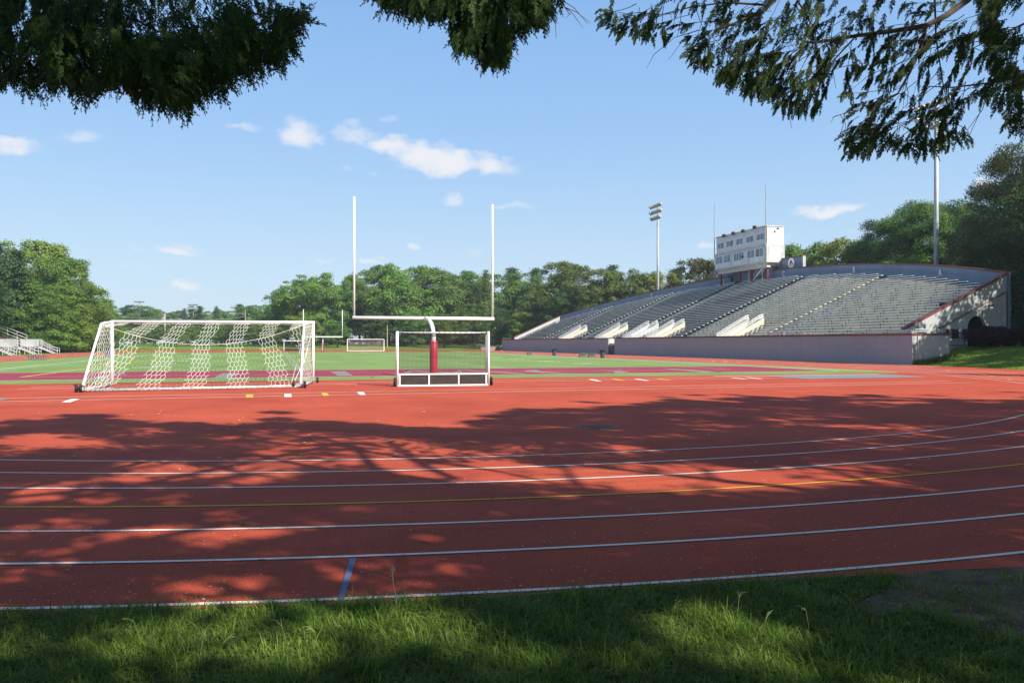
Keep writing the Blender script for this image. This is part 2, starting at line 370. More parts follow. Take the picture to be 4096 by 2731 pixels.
# ------------------------------------------------------------ mesh helpers
COL = scene.collection
OFF = {}
class MB:
    def __init__(s): s.v = []; s.f = []; s.m = []; s.mi = 0
    def add(s, vs, fs):
        b = len(s.v); s.v.extend([tuple(p) for p in vs])
        for f in fs: s.f.append(tuple(b + i for i in f)); s.m.append(s.mi)
    def box(s, x0, x1, y0, y1, z0, z1):
        s.add([(x0, y0, z0), (x1, y0, z0), (x1, y1, z0), (x0, y1, z0), (x0, y0, z1), (x1, y0, z1), (x1, y1, z1), (x0, y1, z1)],
              [(0, 3, 2, 1), (4, 5, 6, 7), (0, 1, 5, 4), (1, 2, 6, 5), (2, 3, 7, 6), (3, 0, 4, 7)])
    def hexa(s, p):      # 8 corner points, bottom loop then top loop
        s.add(p, [(0, 3, 2, 1), (4, 5, 6, 7), (0, 1, 5, 4), (1, 2, 6, 5), (2, 3, 7, 6), (3, 0, 4, 7)])
    def quad(s, a, b, c, d): s.add([a, b, c, d], [(0, 1, 2, 3)])
    def tube(s, pts, r, n=8, cap=True, r2=None):
        pts = [Vector(p) for p in pts]
        k = len(pts)
        rs = [r] * k if not isinstance(r, (list, tuple)) else list(r)
        if r2 is not None: rs = [r + (r2 - r) * i / (k - 1) for i in range(k)]
        vs = []; up = None
        for i, p in enumerate(pts):
            d = (pts[min(i + 1, k - 1)] - pts[max(i - 1, 0)])
            d = d.normalized() if d.length > 1e-9 else Vector((0, 0, 1))
            if up is None:
                up = Vector((0, 0, 1)) if abs(d.z) < 0.9 else Vector((1, 0, 0))
            a = d.cross(up)
            if a.length < 1e-6: a = d.cross(Vector((0, 1, 0)))
            a.normalize(); b = a.cross(d).normalized(); up = b
            for j in range(n):
                t = 2 * math.pi * j / n
                vs.append(p + (a * math.cos(t) + b * math.sin(t)) * rs[i])
        fs = []
        for i in range(k - 1):
            for j in range(n):
                fs.append((i * n + j, i * n + (j + 1) % n, (i + 1) * n + (j + 1) % n, (i + 1) * n + j))
        if cap:
            fs.append(tuple(range(n))[::-1]); fs.append(tuple((k - 1) * n + j for j in range(n)))
        s.add(vs, fs)
    def lathe(s, c, prof, n=16, axis='z'):
        vs = []; fs = []
        for (r, h) in prof:
            for j in range(n):
                t = 2 * math.pi * j / n
                q = (r * math.cos(t), r * math.sin(t), h)
                if axis == 'x': q = (q[2], q[0], q[1])
                if axis == 'y': q = (q[0], q[2], q[1])
                vs.append((c[0] + q[0], c[1] + q[1], c[2] + q[2]))
        k = len(prof)
        for i in range(k - 1):
            for j in range(n): fs.append((i * n + j, i * n + (j + 1) % n, (i + 1) * n + (j + 1) % n, (i + 1) * n + j))
        fs.append(tuple(range(n))[::-1]); fs.append(tuple((k - 1) * n + j for j in range(n)))
        s.add(vs, fs)
    def poly(s, pts): s.add(pts, [tuple(range(len(pts)))])
    def strip(s, pts, w, z):     # flat ribbon along 2D points
        P = [Vector((p[0], p[1], 0)) for p in pts]; k = len(P); vs = []
        for i, p in enumerate(P):
            d = (P[min(i + 1, k - 1)] - P[max(i - 1, 0)]).normalized()
            nn = Vector((-d.y, d.x, 0)) * (w / 2)
            vs.append((p.x + nn.x, p.y + nn.y, z)); vs.append((p.x - nn.x, p.y - nn.y, z))
        s.add(vs, [(2 * i + 1, 2 * i + 3, 2 * i + 2, 2 * i) for i in range(k - 1)])

def link_mesh(name, me, parent=None, mats=(), smooth=False):
    for m in mats: me.materials.append(m)
    if smooth: me.polygons.foreach_set('use_smooth', [True] * len(me.polygons))
    o = bpy.data.objects.new(name, me); COL.objects.link(o)
    if parent: o.parent = parent
    return o
def build(name, mb, mats, parent=None, smooth=False, bevel=0, field=None, off=None):
    """field: True -> the vertices are (u, v, z) and a top-level object is turned by TH"""
    if not isinstance(mats, (list, tuple)): mats = [mats]
    o_ = off if off is not None else (OFF.get(parent, (0, 0, 0)) if parent else (0, 0, 0))
    me = bpy.data.meshes.new(name)
    vs = [(p[0] - o_[0], p[1] - o_[1], p[2] - o_[2]) for p in mb.v]
    me.from_pydata(vs, [], mb.f)
    if len(mats) > 1: me.polygons.foreach_set('material_index', mb.m)
    me.update()
    o = link_mesh(name, me, parent, mats, smooth)
    if parent: OFF[o] = o_
    elif field:
        o.rotation_euler = (0, 0, TH); o.location = W(*o_) if off is not None else (0, 0, 0)
    elif off is not None: o.location = off
    if bevel:
        b = o.modifiers.new('bevel', 'BEVEL'); b.width = bevel; b.segments = 1; b.limit_method = 'ANGLE'
    return o
def tag(o, label=None, cat=None, group=None, kind=None):
    if label: o['label'] = label
    if cat: o['category'] = cat
    if group: o['group'] = group
    if kind: o['kind'] = kind
    return o
def thing(name, label, cat, base=(0, 0, 0), field=True, group=None):
    o = bpy.data.objects.new(name, None); COL.objects.link(o)
    o.empty_display_size = 0.3
    if field: o.location = W(*base); o.rotation_euler = (0, 0, TH)
    else: o.location = base
    OFF[o] = tuple(base)
    return tag(o, label, cat, group)
def clone(root, loc, rotz=None, scale=None, label=None, group=None):
    r = root.copy(); COL.objects.link(r); r.location = loc
    if rotz is not None: r.rotation_euler = (0, 0, rotz)
    if scale is not None: r.scale = scale
    if label: r['label'] = label
    if group: r['group'] = group
    for ch in list(root.children):
        c = ch.copy(); COL.objects.link(c); c.parent = r
        for g in list(ch.children):
            d = g.copy(); COL.objects.link(d); d.parent = c
    return r
def structure(name, mb, m, field=False):
    o = build(name, mb, m, field=field); o['kind'] = 'structure'; return o
def tri_poly(name, pts, m, z=0.0, field=True):
    import bmesh
    bm = bmesh.new()
    vs = [bm.verts.new((p[0], p[1], z)) for p in pts]
    f = bm.faces.new(vs)
    f.normal_update()
    if f.normal.z < 0: f.normal_flip()
    bmesh.ops.triangulate(bm, faces=[f], ngon_method='EAR_CLIP')
    me = bpy.data.meshes.new(name); bm.to_mesh(me); bm.free()
    o = link_mesh(name, me, None, [m])
    if field: o.rotation_euler = (0, 0, TH)
    o['kind'] = 'structure'
    return o
def text_mesh(body, size, extrude=0.01):
    cu = bpy.data.curves.new('text', 'FONT'); cu.body = body; cu.size = size; cu.extrude = extrude
    cu.align_x = 'CENTER'; cu.align_y = 'CENTER'; cu.resolution_u = 3
    ob = bpy.data.objects.new('text', cu); COL.objects.link(ob)
    dg = bpy.context.evaluated_depsgraph_get(); dg.update()
    me = bpy.data.meshes.new_from_object(ob.evaluated_get(dg))
    bpy.data.objects.remove(ob)
    me.materials.clear()
    return me
def np_mesh(name, verts, faces4, m, parent=None):
    me = bpy.data.meshes.new(name)
    nv, nf = len(verts), len(faces4)
    me.vertices.add(nv); me.vertices.foreach_set('co', np.asarray(verts, np.float32).ravel())
    me.loops.add(nf * 4); me.loops.foreach_set('vertex_index', np.asarray(faces4, np.int32).ravel())
    me.polygons.add(nf); me.polygons.foreach_set('loop_start', np.arange(0, nf * 4, 4, dtype=np.int32))
    me.polygons.foreach_set('loop_total', np.full(nf, 4, dtype=np.int32))
    me.update(calc_edges=True)
    me.validate()
    return link_mesh(name, me, parent, [m])
# ============================================================ GROUND, TRACK, FIELD
mb = MB()
xs = [-620, -420] + list(range(-320, 321, 20)) + [420, 620]
ys = [-120, -60, -10, 60, 120, 150] + list(range(165, 300, 9)) + [330, 400, 500, 700]
nx = len(xs)
mb.v = [(x, y, terrain(x, y)) for y in ys for x in xs]
mb.f = [(j * nx + i, j * nx + i + 1, (j + 1) * nx + i + 1, (j + 1) * nx + i) for j in range(len(ys) - 1) for i in range(nx - 1)]
mb.m = [0] * len(mb.f)
structure('ground', mb, M_lawn)

UC, VC = 5.0, 34.25                     # centre of the near bend
TAB = [(0, 0), (30, 0), (50, 1.35), (70, 2.95), (82, 4.1), (90, 5.5), (91, 5.6)]
def bend_extra(a):                      # a: degrees from straight towards the camera
    a = abs(a)
    for (a0, e0), (a1, e1) in zip(TAB[:-1], TAB[1:]):
        if a <= a1:
            t = (a - a0) / (a1 - a0); return e0 + (e1 - e0) * (t * t * (3 - 2 * t) * .35 + t * .65)
    return 5.6
def bend(r0, a0=-90, a1=90, n=121):
    out = []
    for i in range(n):
        a = a0 + (a1 - a0) * i / (n - 1); t = R(a); r = r0 + bend_extra(a)
        out.append((UC + r * math.sin(t), VC - r * math.cos(t)))
    return out
LANE0, LW = 23.0, 1.05
VFAR = 153.0
UR, UL = 34.3, -22.8                    # long edges of the turf
# red surface: the near bend, both straights, the far bend
pts = bend(29.95, -90, 62, 100)
pts += [(36.5, 22), (40.6, 30.0), (43.6, 36.4), (45.9, 45.5), (45.95, 164.5), (40.0, 172)]
pts += [(UC + 37.6 * math.cos(R(a)), VFAR + 37.6 * math.sin(R(a))) for a in range(24, 156, 6)]
pts += [(-32.2, VFAR), (-32.3, 60)]
tri_poly('running_track', pts, M_track, 0.004)
# green turf with rounded look at the ends
turf = [(-20.5, 36.6), (33.2, 36.5), (34.1, 37.8), (UR, 42), (UR, VFAR + .2), (UL, VFAR + .2), (UL, 42), (-22.4, 38)]
tri_poly('turf_field', turf, M_turf, 0.008)
tri_poly('end_zone', [(-16.9, 39.9), (31.9, 39.9), (31.9, 50.0), (-16.9, 50.0)], M_maroon, 0.012)
tri_poly('end_zone', [(-16.9, 149.2), (31.9, 149.2), (31.9, 152.9), (-16.9, 152.9)], M_maroon, 0.012)

# lane lines -- white, the fourth from the outside yellow
wl_, yl_ = MB(), MB()
for k in range(9):
    r0 = LANE0 + k * LW if k < 7 else None
    if r0 is not None:
        tgt = yl_ if k == 3 else wl_
        tgt.strip(bend(r0, -90, 90, 181), 0.05, 0.0095)
for k in range(0, 12):
    u = UC + 28.75 + k * LW
    if u < 45.6: wl_.strip([(u, 34.4 if k < 7 else 40 + k * .4), (u, 160)], 0.07, 0.0095)
for k in range(9):
    u = UC - 28.75 - k * LW
    if u > -32.3: wl_.strip([(u, 34.4), (u, VFAR)], 0.07, 0.0095)
# runways in the D: two straight pairs
wl_.strip([(-9, 34.15), (29.5, 34.15)], .07, .0095); wl_.strip([(-9, 32.75), (29.5, 32.75)], .07, .0095)
wl_.strip([(-14, 27.25), (28.0, 27.95)], .06, .0095); wl_.strip([(-14, 25.75), (28.3, 26.65)], .06, .0095)
structure('white_lane_lines', wl_, M_wline, True)
structure('yellow_lane_line', yl_, M_yline, True)
def ground_quad(name, ppx, m, z=0.013, lab=None):
    mb = MB(); mb.poly([G(x, y, z) for x, y in ppx]); return structure(name, mb, m)
q1 = MB(); q2 = MB(); q3 = MB()
z9 = 0.0135
D = 1.7415
def bar(tgt, pts): tgt.poly([G(x, y, z9) for x, y in pts])
bar(q1, [(1137, 1575), (1165, 1575), (1166, 1587), (1138, 1587)])
bar(q1, [(1427, 1568), (1454, 1567.5), (1463, 1578.5), (1440, 1579)])
bar(q2, [(984, 1578), (1011, 1577), (1014, 1588.5), (984, 1589.5)])
bar(q2, [(1285, 1571.5), (1308, 1571), (1317, 1582), (1293, 1583)])
bar(q1, [(283, 1595.5), (319, 1595), (281, 1608), (246, 1608)])
bar(q3, [(0, 1594), (38, 1594), (0, 1602), (-30, 1602)])
bar(q1, [(2352, 1517), (2370, 1516.5), (2408, 1524), (2390, 1524.5)])
bar(q1, [(2534, 1515), (2552, 1515), (2600, 1521.5), (2578, 1522)])
bar(q1, [(2920, 1510), (2934, 1509.8), (2990, 1515.3), (2974, 1515.7)])
bar(q1, [(2980, 1509), (2998, 1509), (3055, 1515), (3036, 1515)])
bar(q2, [(2444, 1515.7), (2464, 1515.5), (2503, 1521.8), (2484, 1522)])
bar(q2, [(2622, 1514), (2642, 1514), (2686, 1520.5), (2668, 1520.5)])
for i, (x, y) in enumerate(((2850, 1443), (2900, 1446), (2955, 1450), (3380, 1478), (3790, 1481.5), (3965, 1505), (4035, 1519))):
    bar(q2, [(x - 6, y - .8), (x + 8, y - .8), (x + 11, y + .8), (x - 4, y + .8)])
structure('white_exchange_marks', q1, M_wline)
structure('yellow_exchange_marks', q2, M_yline)
structure('grey_exchange_mark', q3, M_mat)
sl = MB()
a = GU(1425, 2232); b = GU(1352, 2405)
A0 = G(1400, 2231, .0135); A1 = G(1426, 2230, .0135); B1 = G(1374, 2404, .0135); B0 = G(1346, 2405, .0135)
sl.poly([A0, A1, B1, B0])
structure('blue_start_mark', sl, M_bline)
mbq = MB(); mbq.poly([(23.3, 31.4, .014), (30.4, 31.4, .014), (30.9, 34.9, .014), (23.5, 34.9, .014)])
structure('landing_mat_strip', mbq, M_mat, True)
mbq = MB(); mbq.poly([(20.6, 34.75, .018), (30.6, 34.95, .018), (30.6, 35.15, .018), (20.6, 34.95, .018)])
structure('runway_border', mbq, M_wline, True)

# turf markings
tl, ty, tb = MB(), MB(), MB()
for v in (39.9,): tl.strip([(-17, v), (32, v)], .17, .017)
tb.strip([(-17, 50.0), (32, 50.0)], .14, .0165)
tl.strip([(-17, 50.18), (32, 50.18)], .10, .017)
tl.strip([(-16.95, 39.9), (-16.95, 149)], .18, .018); tl.strip([(31.95, 39.9), (31.95, 149)], .16, .018)
for i in range(0, 108):
    v = 50.1 + i * 0.9144
    for u in (1.3, 14.0): tl.strip([(u - .34, v), (u + .34, v)], .14, .019)
    for u in (-15.9, 30.9): tl.strip([(u - .3, v), (u + .3, v)], .13, .019)
rr = random.Random(4)
for i in range(1, 20):
    v = 50.0 + i * 4.572; u = -16.9
    while u < 31.5:                       # worn yard lines: broken up
        w = rr.uniform(.4, 2.0)
        if rr.random() < .33: tl.strip([(u, v), (min(u + w, 31.8), v)], .09, .0185)
        u += w
ty.strip([(-11.9, 43.6), (-11.5, 112)], .18, .020); ty.strip([(-11.9, 43.6), (27, 43.6)], .13, .020)
ty.strip([(27, 43.6), (27, 112)], .14, .020); ty.strip([(-16, 51.2), (31, 51.2)], .06, .020)
for r_, c_ in ((9.1, (7.6, 94)), (8.5, (7.6, 52))):
    tb.strip([(c_[0] + r_ * math.cos(R(a)), c_[1] + r_ * math.sin(R(a))) for a in range(0, 361 if r_ > 9 else 181, 6)], .08, .0205)
tb.strip([(-10, 45), (-3.5, 62), (-3.5, 70)], .07, .0207)
structure('white_field_lines', tl, M_tline, True)
structure('yellow_field_lines', ty, M_tyel, True)
structure('navy_field_lines', tb, M_tblue, True)
for (num, v) in (('1 0', 58.9), ('2 0', 68), ('3 0', 77.2), ('4 0', 86.3), ('5 0', 95.5), ('4 0', 104.6), ('3 0', 113.8), ('2 0', 122.9), ('1 0', 132)):
    for (u, s) in ((23.6, 1), (-8.6, -1)):
        me = text_mesh(num, 2.3, 0); o = link_mesh('yard_number', me, None, [M_tline])
        o.rotation_euler = (0, 0, TH + s * math.pi / 2); o.location = W(u, v, .021); o['kind'] = 'structure'
# grey lettering of the end zone (its strokes as they lie on the turf)
lt = MB()
def stroke(pts): lt.poly([G(x, y, .017) for x, y in pts])
stroke([(342, 1520), (372, 1511), (400, 1503), (430, 1499), (512, 1496.5), (470, 1503), (428, 1511), (387, 1521)])
stroke([(855, 1511), (872, 1501), (890, 1492), (953, 1490.6), (940, 1500), (926, 1511)])
stroke([(1140, 1494.5), (1188, 1494.5), (1150, 1500)]); stroke([(1096, 1503.6), (1125, 1503.6), (1110, 1508)])
stroke([(1320, 1485.5), (1382, 1485), (1412, 1501), (1353, 1502.5)])
stroke([(1591, 1499), (1640, 1481.5), (1662, 1481), (1622, 1499)])
stroke([(1662, 1481), (1650, 1485), (1816, 1493.5), (1907, 1498), (1907, 1495.8), (1816, 1489.5)])
stroke([(1800, 1491.5), (1840, 1479.5), (1862, 1479), (1832, 1491.5)])
stroke([(1862, 1479), (1850, 1482), (1990, 1489.5), (2060, 1494.8), (2114, 1495.6), (2030, 1488), (1959, 1484)])
stroke([(2159, 1478.7), (2118, 1480), (2096, 1483), (2104, 1486), (2140, 1489), (2198, 1491.4), (2331, 1493.4), (2240, 1489.8), (2178, 1486), (2150, 1482.5)])
stroke([(2361, 1478), (2420, 1480.6), (2462, 1484.4), (2452, 1490.6), (2485, 1490.4), (2518, 1487.8), (2490, 1483.8), (2436, 1480)])
stroke([(2468, 1476.6), (2492, 1476.6), (2488, 1478.4), (2472, 1478.4)])
stroke([(2646, 1474.6), (2690, 1474.6), (2790, 1481), (2894, 1488.6), (2813, 1488.6), (2740, 1482)])
structure('end_zone_lettering', lt, M_greyturf)

# manhole cover
p = G(2391, 1709.5); mb = MB()
mb.lathe((0, 0, 0.004), [(0.40, 0), (0.40, .010), (.37, .013), (.365, .007)], 36)
for i in range(-4, 5):
    w = math.sqrt(max(.33 ** 2 - (i * .07) ** 2, 0)); mb.box(-w, w, i * .07 - .012, i * .07 + .012, .008, .0155)
o = build('manhole_cover', mb, mat('dull_iron', (.26, .17, .14), .8, .3, 20), off=None)
o.location = (p.x, p.y, 0); tag(o, 'round iron manhole cover set flush in the red surface', 'manhole cover')

# far path strip, park road and kerb
mb = MB(); P = [(-170, 205), (-90, 214), (-30, 218), (40, 219), (70, 214)]
mbv = []
def ribbon(name, pts, w, m, dz=.02):
    mb = MB(); fine = []
    for (a, b) in zip(pts[:-1], pts[1:]):
        for i in range(6): fine.append((a[0] + (b[0] - a[0]) * i / 6, a[1] + (b[1] - a[1]) * i / 6))
    fine.append(pts[-1]); vs = []
    for i, q in enumerate(fine):
        d = Vector(fine[min(i + 1, len(fine) - 1)]) - Vector(fine[max(i - 1, 0)]); d.normalize()
        for s in (1, -1):
            x, y = q[0] - d.y * w / 2 * s, q[1] + d.x * w / 2 * s
            vs.append((x, y, terrain(x, y) + dz + .10))
    mb.add(vs, [(2 * i + 1, 2 * i + 3, 2 * i + 2, 2 * i) for i in range(len(fine) - 1)])
    return structure(name, mb, m)
ribbon('park_road', [(-220, 240), (-110, 246), (-30, 250), (60, 250), (90, 246)], 5.0, M_asph)
ribbon('park_path', [(-150, 207), (-110, 216), (-60, 226), (0, 232), (60, 232)], 1.6, M_asph)
ribbon('jumping_runway', [(-126, 176), (-85, 181), (-52, 185)], 1.8, M_track)

# ============================================================ GRANDSTAND
base = (46.0, 49.2, 0)
GS = thing('grandstand', 'large concrete crescent grandstand with rows of aluminium benches behind a grey wall', 'grandstand', base)
AR, AU, AV = 149.4, -81.4, 105.75
def arc_u(v): return AU + math.sqrt(AR * AR - (v - AV) ** 2)
def arc_halfspan(u):
    d = AR * AR - (u - AU) ** 2
    return math.sqrt(d) if d > 0 else -1
V0, V1 = 51.8, 159.7
def cope_z(u): return 7.2 + .455 * (u - 57.5)
HW = 2.26
GAP0, GAP1 = 104.7, 106.9
mb = MB()
mb.box(46, 46.22, 49.2, GAP0, 0, HW); mb.box(46, 46.22, GAP1, 163.7, 0, HW)
for v in (58.5, 67, 75.6, 84.6, 93, 114, 123, 132.6, 141.2, 150, 158):   # joints stand a little proud
    mb.box(45.994, 46.0, v, v + .025, 0.02, HW - .02)
build('front_wall', mb, M_wall, GS)
mb = MB()
mb.box(45.93, 46.3, 49.13, GAP0 + .02, HW, HW + .13); mb.box(45.93, 46.3, GAP1 - .02, 163.8, HW, HW + .13)
mb.box(46.3, 49.6, 49.13, 49.45, HW, HW + .13)
build('front_coping', mb, M_cope, GS)
mb = MB(); mb.box(46.02, 49.5, 49.2, 49.42, -.2, HW - .003)
build('return_wall', mb, M_pale, GS)
mb = MB()     # player entrance in the front wall: pale jambs and a low gate
mb.box(46.2, 48.2, GAP1 - .003, GAP1 + .2, 0, HW); mb.box(46.2, 48.2, GAP0 - .2, GAP0 + .003, 0, HW); mb.box(48.2, 48.4, GAP0 - .2, GAP1 + .2, 0, HW)
build('entrance_recess', mb, M_pale, GS)
mb = MB()
for z in (.25, .55, .85): mb.tube([(46.1, GAP0, z), (46.1, GAP1, z)], .03, 6)
mb.tube([(46.1, GAP0 + .1, 0), (46.1, GAP0 + .1, .95)], .03, 6); mb.tube([(46.1, GAP1 - .1, 0), (46.1, GAP1 - .1, .95)], .03, 6)
build('entrance_gate', mb, M_rustgate, GS)
mb = MB()
mb.tube([(46.5, 49.15, 2.2), (46.5, 49.15, .9), (46.62, 49.13, .8), (46.62, 49.13, .45)], .035, 8); mb.box(46.52, 46.72, 49.04, 49.19, .45, .8)
build('conduit', mb, M_rail, GS)
# walkway slab
mb = MB(); mb.box(46.22, 48.0, 49.5, 163.5, 1.3, 1.6)
build('walkway', mb, M_concL, GS)
# rails along the front coping
mb = MB()
def rail(p, q, zs, post=2.2):
    p, q = Vector(p), Vector(q); n = max(1, int((q - p).length / post))
    for z in zs: mb.tube([p + Vector((0, 0, z)), q + Vector((0, 0, z))], .022, 6)
    for i in range(n + 1):
        c = p + (q - p) * i / n; mb.tube([c, c + Vector((0, 0, zs[-1]))], .022, 6)
b0 = HW + .13
for v in (49.4, 62.2, 65.3, 99.3, 102.7, 109, 112.5, 117.5, 131.5, 158.3): rail((46.15, v, b0), (46.15, v + (3.0 if v > 50 else 6.4), b0), (.12, .25), 3); build('coping_rail', mb, M_rail, GS); mb = MB()
rail((46.4, 49.3, b0), (48.9, 49.3, b0), (.14, .3), 2.4); build('coping_rail', mb, M_rail, GS); mb = MB(); rail((46.1, 162.0, b0), (46.1, 163.6, b0), (.15, .3), 2)
build('coping_rail', mb, M_rail, GS)

# stepped concrete, one part per seating section, between aisles
AIS = [70.5, 88.3, 106.0, 123.8, 141.6]
ROWD, ROWH, Z0R = .6, .267, 2.13
SEC = [(V0, AIS[0])] + [(AIS[i], AIS[i + 1]) for i in range(4)] + [(AIS[4], V1)]
VOM = [75.7, 93.3, 100.8, 110.9, 127.5]
VG = 2.8
def row_u(k): return 48.0 + ROWD * k
def row_z(k): return Z0R + ROWH * k
NROW = 33
def row_span(k):
    h = arc_halfspan(row_u(k) + 1.25)
    if h <= 0: return None
    return max(V0, AV - h), min(V1, AV + h)
def cut(a, b, holes):
    segs = [(a, b)]
    for (h0, h1) in holes:
        new = []
        for (s, e) in segs:
            if h1 <= s or h0 >= e: new.append((s, e))
            else:
                if h0 > s: new.append((s, h0))
                if h1 < e: new.append((h1, e))
        segs = new
    return segs
HOLES = [(v, v + VG + .2) for v in VOM]
for si, (a, b) in enumerate(SEC):
    mb = MB()
    for k in range(NROW):
        sp = row_span(k)
        if not sp: continue
        s, e = max(a, sp[0]), min(b, sp[1])
        if e - s < .1: continue
        for (c, d) in cut(s, e, HOLES if k < 5 else []):
            u, z = row_u(k), row_z(k)
            zb = row_z(k - 1) if k else 1.6
            mb.quad((u, c, zb), (u, c, z), (u, d, z), (u, d, zb))
            mb.quad((u, c, z), (u + ROWD + .0, c, z), (u + ROWD, d, z), (u, d, z))
            mb.quad((u, c, zb - .3), (u + ROWD, c, zb - .3), (u + ROWD, c, z), (u, c, z))
            mb.quad((u, d, z), (u + ROWD, d, z), (u + ROWD, d, zb - .3), (u, d, zb - .3))
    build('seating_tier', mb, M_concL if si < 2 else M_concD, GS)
# plain ledge between the top row and the back wall
mb = MB()
for k in range(NROW + 2):
    for sgn in (-1, 1):
        h1 = arc_halfspan(row_u(k) + 1.25); h2 = arc_halfspan(row_u(k)); h1 = max(h1, 0)
        if h2 <= 0: continue
        a, b = sorted((AV + sgn * h1, AV + sgn * h2)); a, b = max(a, V0), min(b, V1)
        if b - a > .01: z = row_z(k) - ROWH * 1.0; mb.box(row_u(k) - .0, row_u(k) + .45, a, b, z - 1.2, z - .004 * (k % 3))
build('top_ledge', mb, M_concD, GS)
# aisle steps
for av in AIS:
    mb = MB(); rs = random.Random(int(av))
    for k in range(NROW):
        sp = row_span(k)
        if not sp or av - .6 < sp[0] or av + .6 > sp[1]: continue
        u, z = row_u(k), row_z(k)
        mb.box(u - .3, u - .008, av - .62, av + .62, z - ROWH + .006, z - ROWH + .134); mb.box(u - .007, u + .29, av - .62, av + .62, z - ROWH + .006, z + .005)
    build('aisle_steps', mb, M_step, GS)
# benches: plank, brackets; one part per row and section (the hundred that show largest), the rest as one
def bench_mb(mb, k, c, d):
    u, z = row_u(k) + .27, row_z(k) + .40
    mb.mi = 0; mb.box(u - .13, u + .13, c, d, z, z + .05)
    mb.mi = 1
    n = max(2, int((d - c) / 2.2)); off = .35 + (k % 3) * .3
    for i in range(n):
        v = c + off + i * (d - c - .8) / max(1, n - 1)
        if v < d: mb.box(u + .02, u + .06, v, v + .035, z - ROWH - .12, z - .002); mb.box(u - .10, u + .10, v, v + .035, z - .03, z - .003)
segs = []
for si, (a, b) in enumerate(SEC):
    for k in range(NROW):
        sp = row_span(k)
        if not sp: continue
        s = max(a + (.75 if si else .15), sp[0] + .1); e = min(b - (.75 if si < 5 else .15), sp[1] - .1)
        for (c, d) in cut(s, e, [(h0 - .1, h1 + .1) for h0, h1 in HOLES] if k < 5 else []):
            if d - c > .6:
                p = W(row_u(k), (c + d) / 2, row_z(k)); segs.append(((d - c) / p.length, k, c, d))
segs.sort(reverse=True)
rest = MB()
for i, (_, k, c, d) in enumerate(segs):
    if i < 100:
        mb = MB(); bench_mb(mb, k, c, d); build('bench', mb, [M_alu, M_bracket], GS)
    else: bench_mb(rest, k, c, d)
o = build('benches', rest, [M_alu, M_bracket], GS); o['kind'] = 'stuff'
# back wall along the arc
def arc_strip(mb, v0, v1, step, f):
    n = max(1, int((v1 - v0) / step)); prev = None
    for i in range(n + 1):
        v = v0 + (v1 - v0) * i / n; cur = f(v)
        if prev: mb.hexa([prev[0], cur[0], cur[1], prev[1], prev[2], cur[2], cur[3], prev[3]])
        prev = cur
def bw(z0, dz0, dz1, u0, u1):
    def f(v):
        u = arc_u(v); zt = cope_z(u) + dz1; zb = z0 if z0 is not None else cope_z(u) + dz0
        return [(u + u0, v, zb), (u + u1, v, zb), (u + u0, v, zt), (u + u1, v, zt)]
    return f
DOOR = (107.4, 109.8)
mb = MB()
arc_strip(mb, V0 - .3, DOOR[0], 1.6, bw(.5, 0, 0, 0, .3)); arc_strip(mb, DOOR[1], V1 + .3, 1.6, bw(.5, 0, 0, 0, .3))
build('back_wall', mb, M_back, GS)
mb = MB()
arc_strip(mb, V0 - .3, DOOR[0] - .5, 1.6, bw(None, 0, .17, -.07, .37)); build('back_coping', mb, M_cope, GS); mb = MB(); arc_strip(mb, DOOR[1] + .5, V1 + .3, 1.6, bw(None, 0, .17, -.07, .37))
build('back_coping', mb, M_cope, GS)
mb = MB()
mb.box(68.45, 68.8, 92.8, 115.8, 11.2, 13.45)
mb.box(67.75, 68.4, 98.5, 107.3, 11.0, 13.2)
build('raised_wall', mb, M_back, GS)
mb = MB(); mb.box(68.35, 68.85, 92.6, 115.9, 13.45, 13.6); build('raised_coping', mb, M_cope, GS)
mb = MB(); mb.box(68.42, 68.85, 92.55, 92.80, 11.9, 13.45); build('end_pilaster', mb, M_pale, GS)
mb = MB(); mb.box(69.2, 69.4, DOOR[0] - 1, DOOR[1] + 1, 8, 13.2); mb.box(67.9, 69.3, DOOR[0] - .15, DOOR[0], 9, 13.2)
build('doorway_recess', mb, M_dark, GS)
